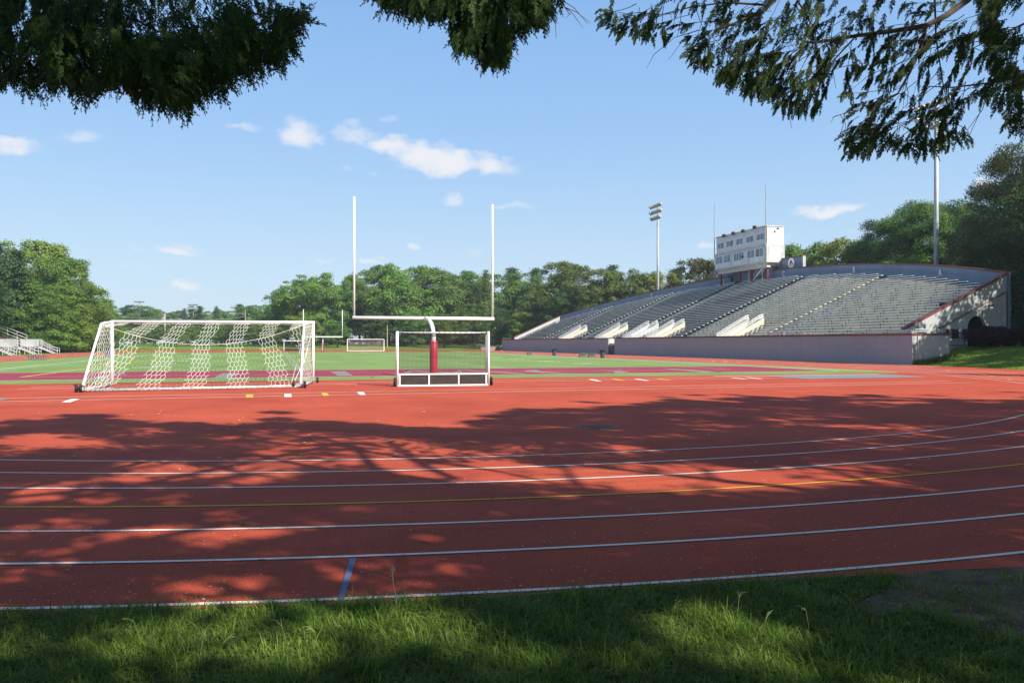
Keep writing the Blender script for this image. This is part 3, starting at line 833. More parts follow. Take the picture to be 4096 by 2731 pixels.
# side walls: near one with belt, arch, plaques
def side_wall(v, ym, holes=True):
    t = .3; u0, u1 = 47.55, 57.65
    zt = lambda u: 2.75 + .445 * (u - 47.5)
    mb = MB()
    cu, rz, rr_ = 54.6, 2.9, .95                # arched opening: centre, spring height, half width
    zb = .4
    if holes:
        cols = [u0, 49, 50.5, 52, 53, cu - rr_]
        for a, b in zip(cols[:-1], cols[1:]):
            mb.hexa([(a, v, zb), (b, v, zb), (b, v + t, zb), (a, v + t, zb), (a, v, zt(a)), (b, v, zt(b)), (b, v + t, zt(b)), (a, v + t, zt(a))])
        n = 14; us = [cu - rr_ * math.cos(math.pi * i / n) for i in range(n + 1)]
        for i in range(n):
            a, b = us[i], us[i + 1]
            za, zb_ = rz + math.sqrt(max(rr_ ** 2 - (a - cu) ** 2, 0)), rz + math.sqrt(max(rr_ ** 2 - (b - cu) ** 2, 0))
            mb.hexa([(a, v, za), (b, v, zb_), (b, v + t, zb_), (a, v + t, za), (a, v, zt(a)), (b, v, zt(b)), (b, v + t, zt(b)), (a, v + t, zt(a))])
        a, b = cu + rr_, u1
        mb.hexa([(a, v, zb), (b, v, zb), (b, v + t, zb), (a, v + t, zb), (a, v, zt(a)), (b, v, zt(b)), (b, v + t, zt(b)), (a, v + t, zt(a))])
    else:
        a, b = u0, u1
        mb.hexa([(a, v, zb), (b, v, zb), (b, v + t, zb), (a, v + t, zb), (a, v, zt(a)), (b, v, zt(b)), (b, v + t, zt(b)), (a, v + t, zt(a))])
    w = build('side_wall', mb, M_pale, GS)
    mb = MB()
    a, b = 47.4, 57.8
    mb.hexa([(a, v - .08, zt(a)), (b, v - .08, zt(b)), (b, v + t + .08, zt(b)), (a, v + t + .08, zt(a)),
             (a, v - .08, zt(a) + .17), (b, v - .08, zt(b) + .17), (b, v + t + .08, zt(b) + .17), (a, v + t + .08, zt(a) + .17)])
    build('side_coping', mb, M_cope, GS)
    if holes:
        mb = MB(); a, b = 50.0, 57.66
        zl = lambda u: 2.4 + .445 * (u - 50.0)
        mb.hexa([(a, v - .05, zl(a)), (b, v - .05, zl(b)), (b, v, zl(b)), (a, v, zl(a)),
                 (a, v - .05, zl(a) + .16), (b, v - .05, zl(b) + .16), (b, v, zl(b) + .16), (a, v, zl(a) + .16)])
        build('belt_course', mb, mat('worn_belt_paint', (.25, .10, .08), .7, .4, 5, col2=(.4, .33, .28)), GS)
        mb = MB(); mb.box(cu - 1.2, cu + 1.2, v + 2.4, v + 2.5, .4, 5); mb.box(cu - 1.3, cu - 1.2, v + .3, v + 2.5, .4, 5); mb.box(cu + 1.2, cu + 1.3, v + .3, v + 2.5, .4, 5); mb.box(cu - 1.3, cu + 1.3, v + .3, v + 2.5, 4.2, 4.3)
        build('archway_interior', mb, M_dark, GS)
        mb = MB(); mb.box(52.02, 52.72, v - .03, v, 2.02, 2.78); build('plaque', mb, M_plaque, GS)
        mb = MB(); mb.box(53.2, 53.5, v - .03, v, 2.3, 2.75); sgn = build('notice', mb, M_letter, GS)
        mb = MB()
        for q in ((53.17, 53.53, 2.72, 2.78), (53.17, 53.53, 2.27, 2.33), (53.17, 53.22, 2.33, 2.72), (53.48, 53.53, 2.33, 2.72)): mb.box(q[0], q[1], v - .05, v - .03, q[2], q[3])
        build('frame', mb, M_cope, sgn)
        mb = MB(); mb.tube([(55.6, v, 4.7), (55.6, v - .5, 4.72)], .03, 6); mb.box(55.5, 55.7, v - .62, v - .42, 4.62, 4.74); build('wall_lamp', mb, M_bracket, GS)
side_wall(51.5, True); side_wall(159.7, False, False)
# outer shell of the back so the stand is solid from behind
# vomitory parapets with their rails
for vi, v in enumerate(VOM):
    for j, vv in enumerate((v, v + VG)):
        m_ = M_cream if vi != 2 else M_pale
        mb = MB(); a, b = 46.7, 51.0; za, zb = 2.22, 4.42
        mb.hexa([(a, vv, 1.5), (b, vv, 1.5), (b, vv + .2, 1.5), (a, vv + .2, 1.5), (a, vv, za), (b, vv, zb), (b, vv + .2, zb), (a, vv + .2, za)])
        pw = build('stair_parapet', mb, m_, GS)
        mb = MB(); sl_ = (zb - za) / (b - a)
        for dz in (.18, .33, .5): mb.tube([(a + .1, vv + .1, za + dz - .1), (a + .25, vv + .1, za + dz), (b - .6, vv + .1, zb + dz - .6 * sl_), (b - .05, vv + .1, zb + dz - .12)], .026, 6)
        for u in (a + .3, a + 1.6, a + 2.9, b - .2): mb.tube([(u, vv + .1, za + (u - a) * sl_ - .1), (u, vv + .1, za + (u - a) * sl_ + .45)], .02, 6); mb.box(u - .06, u + .06, vv - .02, vv, za + (u - a) * sl_ - .3, za + (u - a) * sl_ - .08)
        build('handrail', mb, M_rail, pw)
    mb = MB(); mb.box(51.0, 51.1, v + .2, v + VG, 2.6, 4.3); build('stair_end_panel', mb, M_cope, GS)
    mb = MB()
    for k in range(5): mb.box(48 + k * .6, 51, v + .2, v + VG, 1.6 + (k - 1) * .22 if k else 1.35, 1.6 + k * .22 - .003)
    build('stair_flight', mb, M_step, GS)
# section letters
for ch, v in (('A', 62.2), ('B', 79.2), ('C', 95.8), ('D', 111.9), ('E', 132.4), ('F', 150.2)):
    me = text_mesh(ch, 1.05, .01); o = link_mesh('section_letter', me, GS, [M_letter])
    u = arc_u(v); sl_ = -(v - AV) / math.sqrt(AR ** 2 - (v - AV) ** 2)     # du/dv
    o.location = Vector((u - .03 - abs(sl_) * .1, v, cope_z(u) - .62)) - Vector(base)
    n_ = Vector((-1, sl_, 0)).normalized(); xax = Vector((n_.y, -n_.x, 0)) * -1
    xax = Vector((0, 0, 1)).cross(n_)
    o.rotation_euler = Matrix((xax, Vector((0, 0, 1)), n_)).transposed().to_euler()
    o.scale = (.82, 1, 1)
def disc(name, v, z, u, r, m, parent=GS):
    mb = MB(); mb.lathe((u, v, z), [(r, -.0), (r, -.03)], 32, 'x'); return build(name, mb, m, parent)
d1 = disc('round_emblem_sign', 95.1, 12.72, 68.40, .70, M_letter)
mb = MB()      # the dark arched emblem on the white disc
pr = [(-.36, -.22), (-.38, .0), (-.30, .24), (-.14, .40), (.05, .42), (.22, .28), (.34, .05), (.38, -.20), (.2, -.30), (.12, -.12), (0, .05), (-.12, -.14), (-.2, -.34)]
mb.poly([(68.36, 95.1 - a, 12.72 + b) for a, b in pr])
mb.box(68.355, 68.36, 95.1 - .28, 95.1 + .28, 12.36, 12.40)
build('emblem', mb, M_emblem, d1)
d2 = disc('retired_number_sign', 114.5, 12.45, 68.40, .62, mat('red_sign_paint', (.42, .05, .06), .6, .1, 6))
me = text_mesh('34', .72, .006); o = link_mesh('number', me, d2, [M_letter])
o.location = Vector((68.35, 114.5, 12.45)) - Vector(base)
o.rotation_euler = Matrix((Vector((0, -1, 0)), Vector((0, 0, 1)), Vector((-1, 0, 0)))).transposed().to_euler()
# stair slab under the press box
mb = MB()
mb.hexa([(66.9, 103.0, 10.2), (67.5, 103.0, 10.2), (67.5, 98.6, 13.0), (66.9, 98.6, 13.0), (66.9, 103.0, 10.5), (67.5, 103.0, 10.5), (67.5, 98.6, 13.3), (66.9, 98.6, 13.3)])
mb.tube([(66.8, 103.0, 10.1), (66.8, 103.0, 13)], .05, 6); mb.tube([(66.8, 99.6, 10.1), (66.8, 99.6, 13)], .05, 6); mb.tube([(66.8, 103.0, 10.9), (66.8, 99.6, 13.0)], .04, 6)
build('box_stair', mb, M_rail, GS)

# ============================================================ PRESS BOX
pb = (66.2, 97.4, 10.2)
PB = thing('press_box', 'white two storey press box on red posts above the top of the grandstand', 'press box', pb)
UF = 66.0
mb = MB(); mb.box(66.12, 68.75, 97.5, 110.9, 15.5, 18.05); build('upper_cabin', mb, M_siding, PB)
mb = MB(); mb.box(66.1, 68.8, 97.46, 97.5, 15.55, 17.95); build('upper_end_siding', mb, M_sideb, PB)
mb = MB(); mb.box(66.0, 68.9, 97.38, 111.0, 18.05, 18.22); mb.box(65.97, 66.12, 97.4, 111.0, 15.42, 15.56)
mb.box(66.12, 68.9, 97.38, 97.46, 15.42, 15.6); build('roof_trim', mb, M_trimw, PB)
mb = MB(); mb.box(65.98, 68.95, 97.35, 111.2, 13.0, 15.42); lc = build('lower_cabin', mb, M_trimw, PB)
mb = MB()
for (a, b) in ((97.85, 101.6), (102.0, 106.2), (106.6, 110.85)): mb.box(65.95, 65.98, a, b, 13.25, 15.15)
mb.box(66.45, 68.3, 97.32, 97.35, 13.25, 15.1)
build('siding_panel', mb, M_siding, lc)
mb = MB(); mb.box(66.3, 66.9, 97.75, 110.8, 12.35, 13.0); mb.box(66.9, 68.8, 97.9, 98.3, 12.6, 13.0); build('floor_beam', mb, M_trimw, PB)
mb = MB(); mb.box(66.05, 66.14, 97.42, 97.52, 14.8, 18.1); build('downpipe', mb, M_rust, PB)
for v, zf in ((97.95, 10.3), (101.9, 10.3), (104.9, 10.3), (110.2, 10.3)):
    mb = MB(); mb.box(66.5, 66.72, v, v + .22, zf, 12.35)
    build('support_post', mb, M_red, PB)
def zo4(x, y): return 2700 + x / 3.485, 700 + y / 3.485
def window(x0, x1, y0l, y1l, y0r, y1r, u, panes=2, which=None):
    a = PU(*zo4(x0, y0l), u); b = PU(*zo4(x1, y0r), u); a2 = PU(*zo4(x0, y1l), u); b2 = PU(*zo4(x1, y1r), u)
    v0, v1 = min(a[0], b[0]), max(a[0], b[0]); zt = (a[1] + b[1]) / 2; zb = (a2[1] + b2[1]) / 2
    mb = MB(); f = .05; v0 -= .04; v1 += .04; zt += .05; zb -= .05
    for q in ((v0 - f, v1 + f, zt, zt + f), (v0 - f, v1 + f, zb - f, zb), (v0 - f, v0, zb, zt), (v1, v1 + f, zb, zt)): mb.box(u - .05, u - .0, q[0], q[1], q[2], q[3])
    for i in range(1, panes):
        v = v0 + (v1 - v0) * i / panes; mb.box(u - .045, u, v - .018, v + .018, zb, zt)
    fr = build('window', mb, M_white, PB)
    mb = MB()
    for i in range(panes):
        mb.mi = 1 if (which and i in which) else 0
        va, vb = v0 + (v1 - v0) * i / panes + .025 * (i > 0), v0 + (v1 - v0) * (i + 1) / panes - .025 * (i < panes - 1)
        mb.box(u - .02, u - .004, va, vb, zb, zt)
    build('pane', mb, [M_glass, M_glass2], fr)
U1 = 66.12
for (x0, x1, tl_, bl, tr, br, wh) in ((598, 680, 962, 1030, 948, 1015, (0,)), (722, 812, 932, 1002, 917, 987, (0,)), (857, 948, 903, 974, 886, 956, None),
                               (997, 1092, 870, 943, 853, 925, (0,)), (1141, 1242, 838, 911, 818, 889, None)): window(x0, x1, tl_, bl, tr, br, U1, 2, wh)
U2 = 65.95
for (x0, x1, tl_, bl, tr, br, n, wh) in ((577, 664, 1152, 1242, 1138, 1226, 2, None), (684, 773, 1130, 1222, 1114, 1206, 2, None), (824, 958, 1100, 1196, 1078, 1176, 4, None),
                                  (1010, 1108, 1066, 1160, 1048, 1142, 2, None), (1130, 1233, 1040, 1140, 1022, 1124, 2, (1,))): window(x0, x1, tl_, bl, tr, br, U2, n, wh)
for (x, y) in ((580, 1282), (901, 1225), (1146, 1183)):
    v, z = PU(*zo4(x, y), 65.95); mb = MB(); mb.box(65.9, 65.95, v - .14, v + .14, z - .14, z + .14); build('vent_cap', mb, M_white, PB)
for (x, y) in ((690, 845), (820, 812), (955, 780), (1118, 728)):
    v, z = PU(*zo4(x, y), 66.0); mb = MB()
    mb.mi = 0; mb.box(65.75, 66.0, v - .32, v + .3, z - .22, z + .2); mb.mi = 1; mb.tube([(66.0, v, z), (66.5, v - .25, z + .1)], .15, 8); mb.box(66.1, 66.2, v - .05, v + .05, 18.2, z)
    build('floodlight', mb, [M_black, M_lamp], PB, bevel=.02)
mb = MB(); mb.tube([(67.6, 97.4, 17.75), (67.6, 97.1, 17.7)], .04, 6); mb.lathe((67.6, 97.05, 17.6), [(.12, 0), (.2, .1), (.1, .25)], 10); build('wall_lamp', mb, M_bracket, PB)
v, z = PU(*zo4(950, 1138), 65.9); mb = MB(); mb.box(65.6, 65.9, v - .15, v + .15, z - .1, z + .1); build('wall_lamp', mb, M_bracket, PB)
mb = MB(); mb.tube([(65.95, 97.5, 15.0), (65.95, 97.5, 24.0)], .085, 6, r2=.05); mb.tube([(65.95, 97.5, 24.0), (65.95, 97.5, 24.5)], .012, 5); build('antenna_mast', mb, M_galv, PB)
mb = MB(); mb.tube([(65.95, 111.25, 15.0), (65.95, 111.25, 23.7)], .085, 6, r2=.05); build('antenna_mast', mb, M_galv, PB)
# ============================================================ SOCCER GOAL
UL_, UR_ = Vector((-15.42, 30.7, 0)), Vector((-8.30, 33.25, 0))
BL_, BR_ = Vector((-14.62, 27.05, 0)), Vector((-7.90, 29.75, 0))
TL_, TR_ = UL_ + Vector((0, 0, 2.50)), UR_ + Vector((0, 0, 2.53))
KL_, KR_ = Vector((-15.48, 30.0, 2.38)), Vector((-8.42, 32.25, 2.42))
gb = tuple(UL_)
SG = thing('soccer_goal', 'big white wheeled soccer goal with striped honeycomb net on the red track', 'soccer goal', gb, False)
def gpart(name, pts_list, r, m, parent=SG, n=12):
    mb = MB()
    for p in pts_list: mb.tube(p, r, n)
    return build(name, mb, m, parent, smooth=True)
gpart('upright', [[UL_, TL_ + Vector((0, 0, .02))]], .062, M_white); gpart('upright', [[UR_, TR_ + Vector((0, 0, .02))]], .058, M_white)
ex = (TR_ - TL_).normalized()
gpart('crossbar', [[TL_ - ex * .03, TR_ + ex * .065]], .052, M_white)
def stan(t, k, b): return [t + Vector((0, 0, -.03)), (t * .35 + k * .65) + Vector((0, 0, .02)), k, k * .93 + b * .07 + Vector((0, 0, .0)), b + Vector((0, 0, .06))]
gpart('back_stanchion', [stan(TL_, KL_, BL_)], .042, M_white); gpart('back_stanchion', [stan(TR_, KR_, BR_)], .042, M_white)
gpart('side_rail', [[UL_ + Vector((0, 0, .07)), BL_ + Vector((0, 0, .07))]], .055, M_scuff); gpart('side_rail', [[UR_ + Vector((0, 0, .07)), BR_ + Vector((0, 0, .07))]], .055, M_scuff)
gpart('ground_bar', [[BL_ + Vector((.15, .02, .055)), BR_ + Vector((-.1, 0, .055))]], .055, M_scuff)
def wheel(c, r, w, ax, parent, hub=M_rail):
    ax = Vector(ax).normalized(); c = Vector(c); mb = MB()
    a = ax.cross(Vector((0, 0, 1))).normalized(); b = Vector((0, 0, 1)); n = 20; vs = []; fs = []
    prof = [(-w / 2, r * .62), (-w / 2, r * .9), (-w * .32, r), (w * .32, r), (w / 2, r * .9), (w / 2, r * .62)]
    for (h, rr2) in prof:
        for j in range(n):
            t = 2 * math.pi * j / n; vs.append(c + ax * h + (a * math.cos(t) + b * math.sin(t)) * rr2)
    for i in range(len(prof) - 1):
        for j in range(n): fs.append((i * n + j, i * n + (j + 1) % n, (i + 1) * n + (j + 1) % n, (i + 1) * n + j))
    mb.add(vs, fs); w_ = build('wheel', mb, M_black, parent, smooth=True)
    mb = MB(); mb.tube([c - ax * w * .46, c + ax * w * .46], r * .63, 18); mb.tube([c - ax * w * .6, c + ax * w * .6], r * .15, 8)
    build('rim', mb, hub, w_)
    return w_
ey = (BL_ - UL_).normalized()
wheel(BL_ + Vector((-.16, -.02, .125)), .125, .08, ex, SG, M_black); wheel(BL_ + Vector((.06, -.10, .13)), .13, .09, ex + ey * .3, SG, M_scuff)
wheel(BR_ + Vector((-.26, -.02, .14)), .14, .09, ex, SG); wheel(BR_ + Vector((.22, -.22, .13)), .13, .09, ex, SG); wheel(UR_ + Vector((.15, .12, .12)), .12, .08, ex, SG)
mb = MB(); mb.box(BR_.x - .15, BR_.x + .2, BR_.y - .08, BR_.y + .08, .05, .16); mb.tube([BR_ + Vector((-.15, 0, .9)), BR_ + Vector((-.3, -.1, .2))], .02, 6); build('wheel_carriage', mb, M_scuff, SG)
# net
def lerp(a, b, t): return a + (b - a) * t
def back_surface(a, b):
    top = lerp(TL_, TR_, a) + Vector((0, 0, -.06)); rope = lerp(KL_, KR_, a) + Vector((0, 0, -.80 * 4 * a * (1 - a))); bot = lerp(BL_, BR_, a) + Vector((0, 0, .1))
    if b < .33: return lerp(top, rope, b / .33)
    t = (b - .33) / .67
    q = lerp(rope, bot, t); q = q + Vector((.05, .14, -.10)) * math.sin(math.pi * t)
    return q
def a_of(p, b):
    if b < .33: return lerp(.34 + .147 * p, .31 + .163 * p, b / .33)
    return lerp(.31 + .163 * p, .28 + .205 * p, (b - .33) / .67)
def hex_edges(ni, nj):                     # honeycomb with vertical sides: vertices (x, y) in cell units
    E = set()
    for j in range(nj):
        for i in range(ni):
            cx = i + (.5 if j % 2 else 0); cy = j * 1.0
            c = [(cx, cy - .667), (cx + .5, cy - .333), (cx + .5, cy + .333), (cx, cy + .667), (cx - .5, cy + .333), (cx - .5, cy - .333)]
            for k in range(6):
                a, b = c[k], c[(k + 1) % 6]
                a = (round(a[0], 3), round(a[1], 3)); b = (round(b[0], 3), round(b[1], 3))
                E.add((min(a, b), max(a, b)))
    return sorted(E)
mbn = MB(); rn = random.Random(7)
CW = .107
jit = {}
def jt(k, s=.12):
    if k not in jit: jit[k] = (rn.uniform(-s, s), rn.uniform(-s, s))
    return jit[k]
for (e0, e1) in hex_edges(64, 15):
    P = []; ok = True; mid = 0
    for (x, y) in (e0, e1):
        j = jt((x, y)); p = -1.95 + (x + j[0]) * CW; b = min(max((y + j[1] + .5) / 15.0, 0), 1)
        a = a_of(p, b); mid += p / 2
        if a < .005 or a > .995: ok = False
        P.append((a, b))
    if not ok: continue
    fr = abs(((mid + .5) % 1) - .5)
    white = fr < .265
    mbn.mi = 0 if white else 1
    mbn.tube([back_surface(*P[0]), back_surface(*P[1])], .0052 if white else .0046, 4, cap=False)
def side_surface(T, K, U, B, a, b):       # a: from the back stanchion to the upright, b: top to bottom
    top = lerp(K, T, a); bot = lerp(B, U, a) + Vector((0, 0, .08))
    return lerp(top, bot, b)
for (T, K, U, B, sg) in ((TL_, KL_, UL_, BL_, 1), (TR_, KR_, UR_, BR_, -1)):
    for (e0, e1) in hex_edges(9, 15):
        P = [((x + jt((x, y, sg), .14)[0]) / 9.0, (y + jt((x, y, sg))[1] + .4) / 15.2) for (x, y) in (e0, e1)]
        if any(a < -.02 or a > 1.02 or b < -.02 or b > 1.02 for a, b in P): continue
        mbn.mi = 0
        q = [side_surface(T, K, U, B, *p_) + ex * sg * .10 * math.sin(math.pi * min(max(p_[1], 0), 1)) for p_ in P]
        mbn.tube(q, .0055, 4, cap=False)
build('net', mbn, [M_netw, M_netd], SG)
mb = MB(); pts = [back_surface(i / 30, .33) for i in range(31)]; mb.tube(pts, .007, 5); mb.tube([TL_, KL_, pts[0]], .007, 5)
mb.tube([UR_ + Vector((-.05, 0, 2.2)), UR_ * .3 + BR_ * .7 + Vector((0, 0, 1.0)), BR_ + Vector((-.25, 0, .2))], .009, 5)
build('net_rope', mb, M_netw, SG)
mb = MB()       # clip loops hanging under the crossbar
for i in range(90):
    a = .1 + i * .0098; p = lerp(TL_, TR_, a) + Vector((0, -.02, -.07)); mb.tube([p, p + ex * .035 + Vector((0, 0, -.035)), p + ex * .07], .006, 4, cap=False)
build('net_loops', mb, M_netw, SG)

# ============================================================ FIELD HOCKEY GOAL
HL, HR = Vector((-4.39, 30.5, 0)), Vector((-.92, 31.25, 0))
HG = thing('field_hockey_goal', 'white field hockey goal with black backboard and fine black net standing on the red track', 'hockey goal', tuple(HL), False)
hx = (HR - HL).normalized(); hy = Vector((-hx.y, hx.x, 0))
HT = 2.12
def fpt(a, d, z): return HL + hx * a + hy * d + Vector((0, 0, z))
HWd = (HR - HL).length
def hbar(name, p, q, r=.036, m=None):
    mb = MB(); mb.tube([p, q], r, 8); return build(name, mb, m or M_white, HG, smooth=True)
for a in (0, HWd): hbar('rear_post', fpt(a, 0, 0), fpt(a, 0, HT), .045)
for a, dd in ((0.0, .5), (HWd - .0, .5)): hbar('front_post', fpt(a, dd, 0), fpt(a, dd, HT - .03), .036)
hbar('top_rail', fpt(0, .5, HT - .05), fpt(HWd, .5, HT - .05), .03)
for a in (0, HWd): hbar('side_rail', fpt(a, 0, HT - .02), fpt(a, .5, HT - .05), .03); hbar('side_rail', fpt(a, 0, .06), fpt(a, 1.15, .06), .035); hbar('side_rail', fpt(a, 0, .48), fpt(a, 1.1, .48), .025)
BZ = .47
mb = MB()
for z in (.035, BZ): mb.hexa([fpt(0, -.03, z - .03), fpt(HWd, -.03, z - .03), fpt(HWd, .03, z - .03), fpt(0, .03, z - .03), fpt(0, -.03, z + .03), fpt(HWd, -.03, z + .03), fpt(HWd, .03, z + .03), fpt(0, .03, z + .03)])
for a in (.09, HWd / 3 + .03, HWd * 2 / 3, HWd - .1): mb.hexa([fpt(a - .025, -.03, .065), fpt(a + .025, -.03, .065), fpt(a + .025, .03, .065), fpt(a - .025, .03, .065), fpt(a - .025, -.03, BZ - .03), fpt(a + .025, -.03, BZ - .03), fpt(a + .025, .03, BZ - .03), fpt(a - .025, .03, BZ - .03)])
build('backboard_frame', mb, M_white, HG)
cuts = [.09, HWd / 3 + .03, HWd * 2 / 3, HWd - .1]
for a, b in zip(cuts[:-1], cuts[1:]):
    a += .025; b -= .025; mb = MB()
    mb.hexa([fpt(a, 0, .065), fpt(b, 0, .065), fpt(b, .02, .065), fpt(a, .02, .065), fpt(a, 0, BZ - .03), fpt(b, 0, BZ - .03), fpt(b, .02, BZ - .03), fpt(a, .02, BZ - .03)])
    build('backboard', mb, M_board, HG)
for a, s in ((-.10, -1), (HWd + .12, 1)):
    wheel(fpt(a, .05, .17), .17, .07, hx, HG, M_black)
mb = MB()
def grid_net(mb, f, na, nb, r):
    for i in range(na + 1):
        pts = [f(i / na, j / 6) for j in range(7)]; mb.tube(pts, r, 3, cap=False)
    for j in range(nb + 1):
        pts = [f(i / 6, j / nb) for i in range(7)]; mb.tube(pts, r, 3, cap=False)
grid_net(mb, lambda a, b: fpt(a * HWd, .04 + .10 * math.sin(math.pi * b), BZ + (HT - BZ - .05) * b), 72, 34, .0036)
grid_net(mb, lambda a, b: fpt(a * HWd, .04 + .46 * b, HT - .05 - .16 * math.sin(math.pi * a) * math.sin(math.pi * b)), 72, 9, .0045)
for a in (0, HWd): grid_net(mb, lambda s, b, a=a: fpt(a, .02 + .48 * s, .1 + (HT - .15) * b), 10, 42, .0036)
build('net', mb, M_netb, HG)
mb = MB()
for a in (0, HWd):
    for i in range(34):
        z = .12 + i * .058; d = -.047
        mb.tube([fpt(a - .05, 0, z), fpt(a, d, z + .012), fpt(a + .05, 0, z + .024)], .005, 3, cap=False)
for i in range(60):
    a = .1 + i * (HWd - .2) / 60; mb.tube([fpt(a, -.034, BZ - .03), fpt(a + .02, -.034, BZ + .03)], .004, 3, cap=False)
for i in range(16): a = .2 + i * (HWd - .4) / 15; mb.tube([fpt(a, .46, HT - .07), fpt(a + .01, .462, HT - .01)], .006, 3)
for i in range(6): mb.tube([fpt(0, .462, .4 + i * .3), fpt(0, .462, .44 + i * .3)], .01, 3)
build('net_lacing', mb, M_netb, HG)

# ============================================================ FOOTBALL GOALS
def football_goal(name, label, c, dpost, back, W_, zc, ztop, rr_, pad_r, pad_h, m_pad, words=None):
    """c: world centre of crossbar; back: unit vector from crossbar to post"""
    e = Vector((CT, ST, 0)); foot = c + back * dpost
    t = thing(name, label, 'goalpost', (foot.x, foot.y, 0), False)
    a, b = c - e * W_ / 2, c + e * W_ / 2; Z = Vector((0, 0, 1))
    def tb(nm, pts, r, n=14): mb = MB(); mb.tube(pts, r, n); return build(nm, mb, M_white, t, smooth=True)
    tb('crossbar', [a - e * rr_ * .9 + Z * zc, b + e * rr_ * .9 + Z * zc], rr_)
    tb('upright', [a + Z * (zc + .02), a + Z * ztop[0]], rr_ * .62); tb('upright', [b + Z * (zc + .02), b + Z * ztop[1]], rr_ * .62)
    pts = [foot + Z * 0, foot + Z * 1.9]
    for i in range(1, 13):
        s = i / 12 * math.pi / 2
        pts.append(foot - back * dpost * (1 - math.cos(s)) + Z * (1.9 + (zc - .0 - 1.9) * math.sin(s)))
    tb('gooseneck_post', pts, rr_ * 1.12)
    mb = MB(); mb.lathe((foot.x, foot.y, 0.02), [(pad_r * .96, 0), (pad_r, .03), (pad_r, pad_h * .49), (pad_r * .985, pad_h * .5), (pad_r, pad_h * .51), (pad_r, pad_h - .12), (pad_r * .97, pad_h - .11), (pad_r, pad_h - .09), (pad_r * .97, pad_h), (rr_ * 1.2, pad_h + .01)], 28)
    pd = build('post_pad', mb, m_pad, t, smooth=True)
    return t, pd, foot
CN = Vector((-4.45, 40.75, 0)); back_n = Vector((ST, -CT, 0))
FG, pd, foot = football_goal('football_goal', 'tall white football goalpost with plain maroon post pad at the near end zone', CN, 2.35, back_n, 7.15, 2.93, (8.97, 8.92), .085, .19, 1.74, M_pad)
mb = MB(); p0 = CN - Vector((CT, ST, 0)) * .1
mb.lathe((foot.x, foot.y, 1.74), [(.105, 0), (.108, .2), (.105, .35), (.098, .4)], 18); build('post_wrap', mb, mat('crumpled_white_wrap', (.72, .71, .68), .6, .1, 30, .9, 22), FG)
mb = MB()
for s in (-1, 1):
    for d in (1.0, 1.9, 2.55): q = CN + Vector((CT, ST, 0)) * d * s + Vector((0, 0, 2.93)); mb.tube([q + Vector((0, -.08, .03)), q + Vector((.01, -.10, .05))], .015, 6)
    for dz in (.12, .3): q = CN + Vector((CT, ST, 0)) * 3.57 * s + Vector((0, -.05, 2.93 + dz)); mb.tube([q, q + Vector((0, -.012, 0))], .014, 6)
build('bolts', mb, M_bracket, FG)
CF = Vector((-34.6, 145.8, 0))
FF, pdf, footf = football_goal('football_goal', 'small far white football goalpost with lettered pad at the other end of the field', CF, -.6, back_n, 6.95, 2.75, (7.75, 7.7), .095, .20, 1.78, mat('deep_red_pad', (.30, .03, .04), .5, .1, 8))
mb = MB()      # white vertical lettering on the pad: six illegible block characters
rl = random.Random(3)
for i in range(8):
    z = .16 + i * .19
    mb.box(-.09, -.04, -.215, -.205, z, z + .14); mb.box(.03, .08, -.215, -.205, z + .02, z + .14) if i % 2 else mb.box(-.04, .08, -.215, -.205, z + .1, z + .14)
lo = build('pad_lettering', mb, M_letter, None); lo.parent = pdf; lo.location = (0, 0, 0)

# ============================================================ FAR SOCCER GOAL, FAR HOCKEY GOAL
def far_goal(name, label, cat, pxl, pxr, ybase, H, depth, board=False):
    p = G(pxl, ybase); q = G(pxr, ybase); q.y = p.y + (q.x - p.x) * .1; 
    q.x = (pxr - 2048) / FPX * q.y
    t = thing(name, label, cat, (p.x, p.y, 0), False); Z = Vector((0, 0, 1)); bk = Vector((-.25, .97, 0)) * depth
    def tb(nm, a, b, r): mb = MB(); mb.tube([a, b], r, 8); build(nm, mb, M_white, t)
    tb('upright', p, p + Z * H, .07); tb('upright', q, q + Z * H, .07); tb('crossbar', p + Z * H, q + Z * H, .065)
    if not board:
        tb('back_stanchion', p + Z * H, p + bk, .05); tb('back_stanchion', q + Z * H, q + bk, .05); tb('ground_bar', p + bk + Z * .05, q + bk + Z * .05, .06)
        tb('front_bar', p + Z * .05, q + Z * .05, .05)
        mb = MB()
        for i in range(41):
            a = p + (q - p) * i / 40
            mb.tube([a + Z * H, a + bk * .5 + Z * H * .42, a + bk], .008, 3, cap=False)
        for j in range(1, 14):
            s = j / 14; mb.tube([p + bk * s + Z * H * (1 - s), q + bk * s + Z * H * (1 - s)], .008, 3, cap=False)
        build('net', mb, M_netw, t)
    else:
        mb = MB(); c = [p + Vector((.08, .05, 0)), q + Vector((-.08, .05, 0))]
        mb.hexa([c[0] + Z * .03, c[1] + Z * .03, c[1] + Z * .03 + Vector((0, .06, 0)), c[0] + Z * .03 + Vector((0, .06, 0)), c[0] + Z * .46, c[1] + Z * .46, c[1] + Z * .46 + Vector((0, .06, 0)), c[0] + Z * .46 + Vector((0, .06, 0))])
        build('backboard', mb, M_board, t)
        mb = MB()
        for i in range(31): a = p + (q - p) * i / 30 + Vector((0, .08, 0)); mb.tube([a + Z * .46, a + Z * H], .008, 3, cap=False)
        for j in range(12): mb.tube([p + Z * (.5 + j * .13) + Vector((0, .08, 0)), q + Z * (.5 + j * .13) + Vector((0, .08, 0))], .008, 3, cap=False)
        build('net', mb, M_netb, t)
    return t
far_goal('soccer_goal', 'small distant white soccer goal on the far side of the field beside the far goalpost', 'soccer goal', 1389, 1536, 1404, 2.35, 1.8)
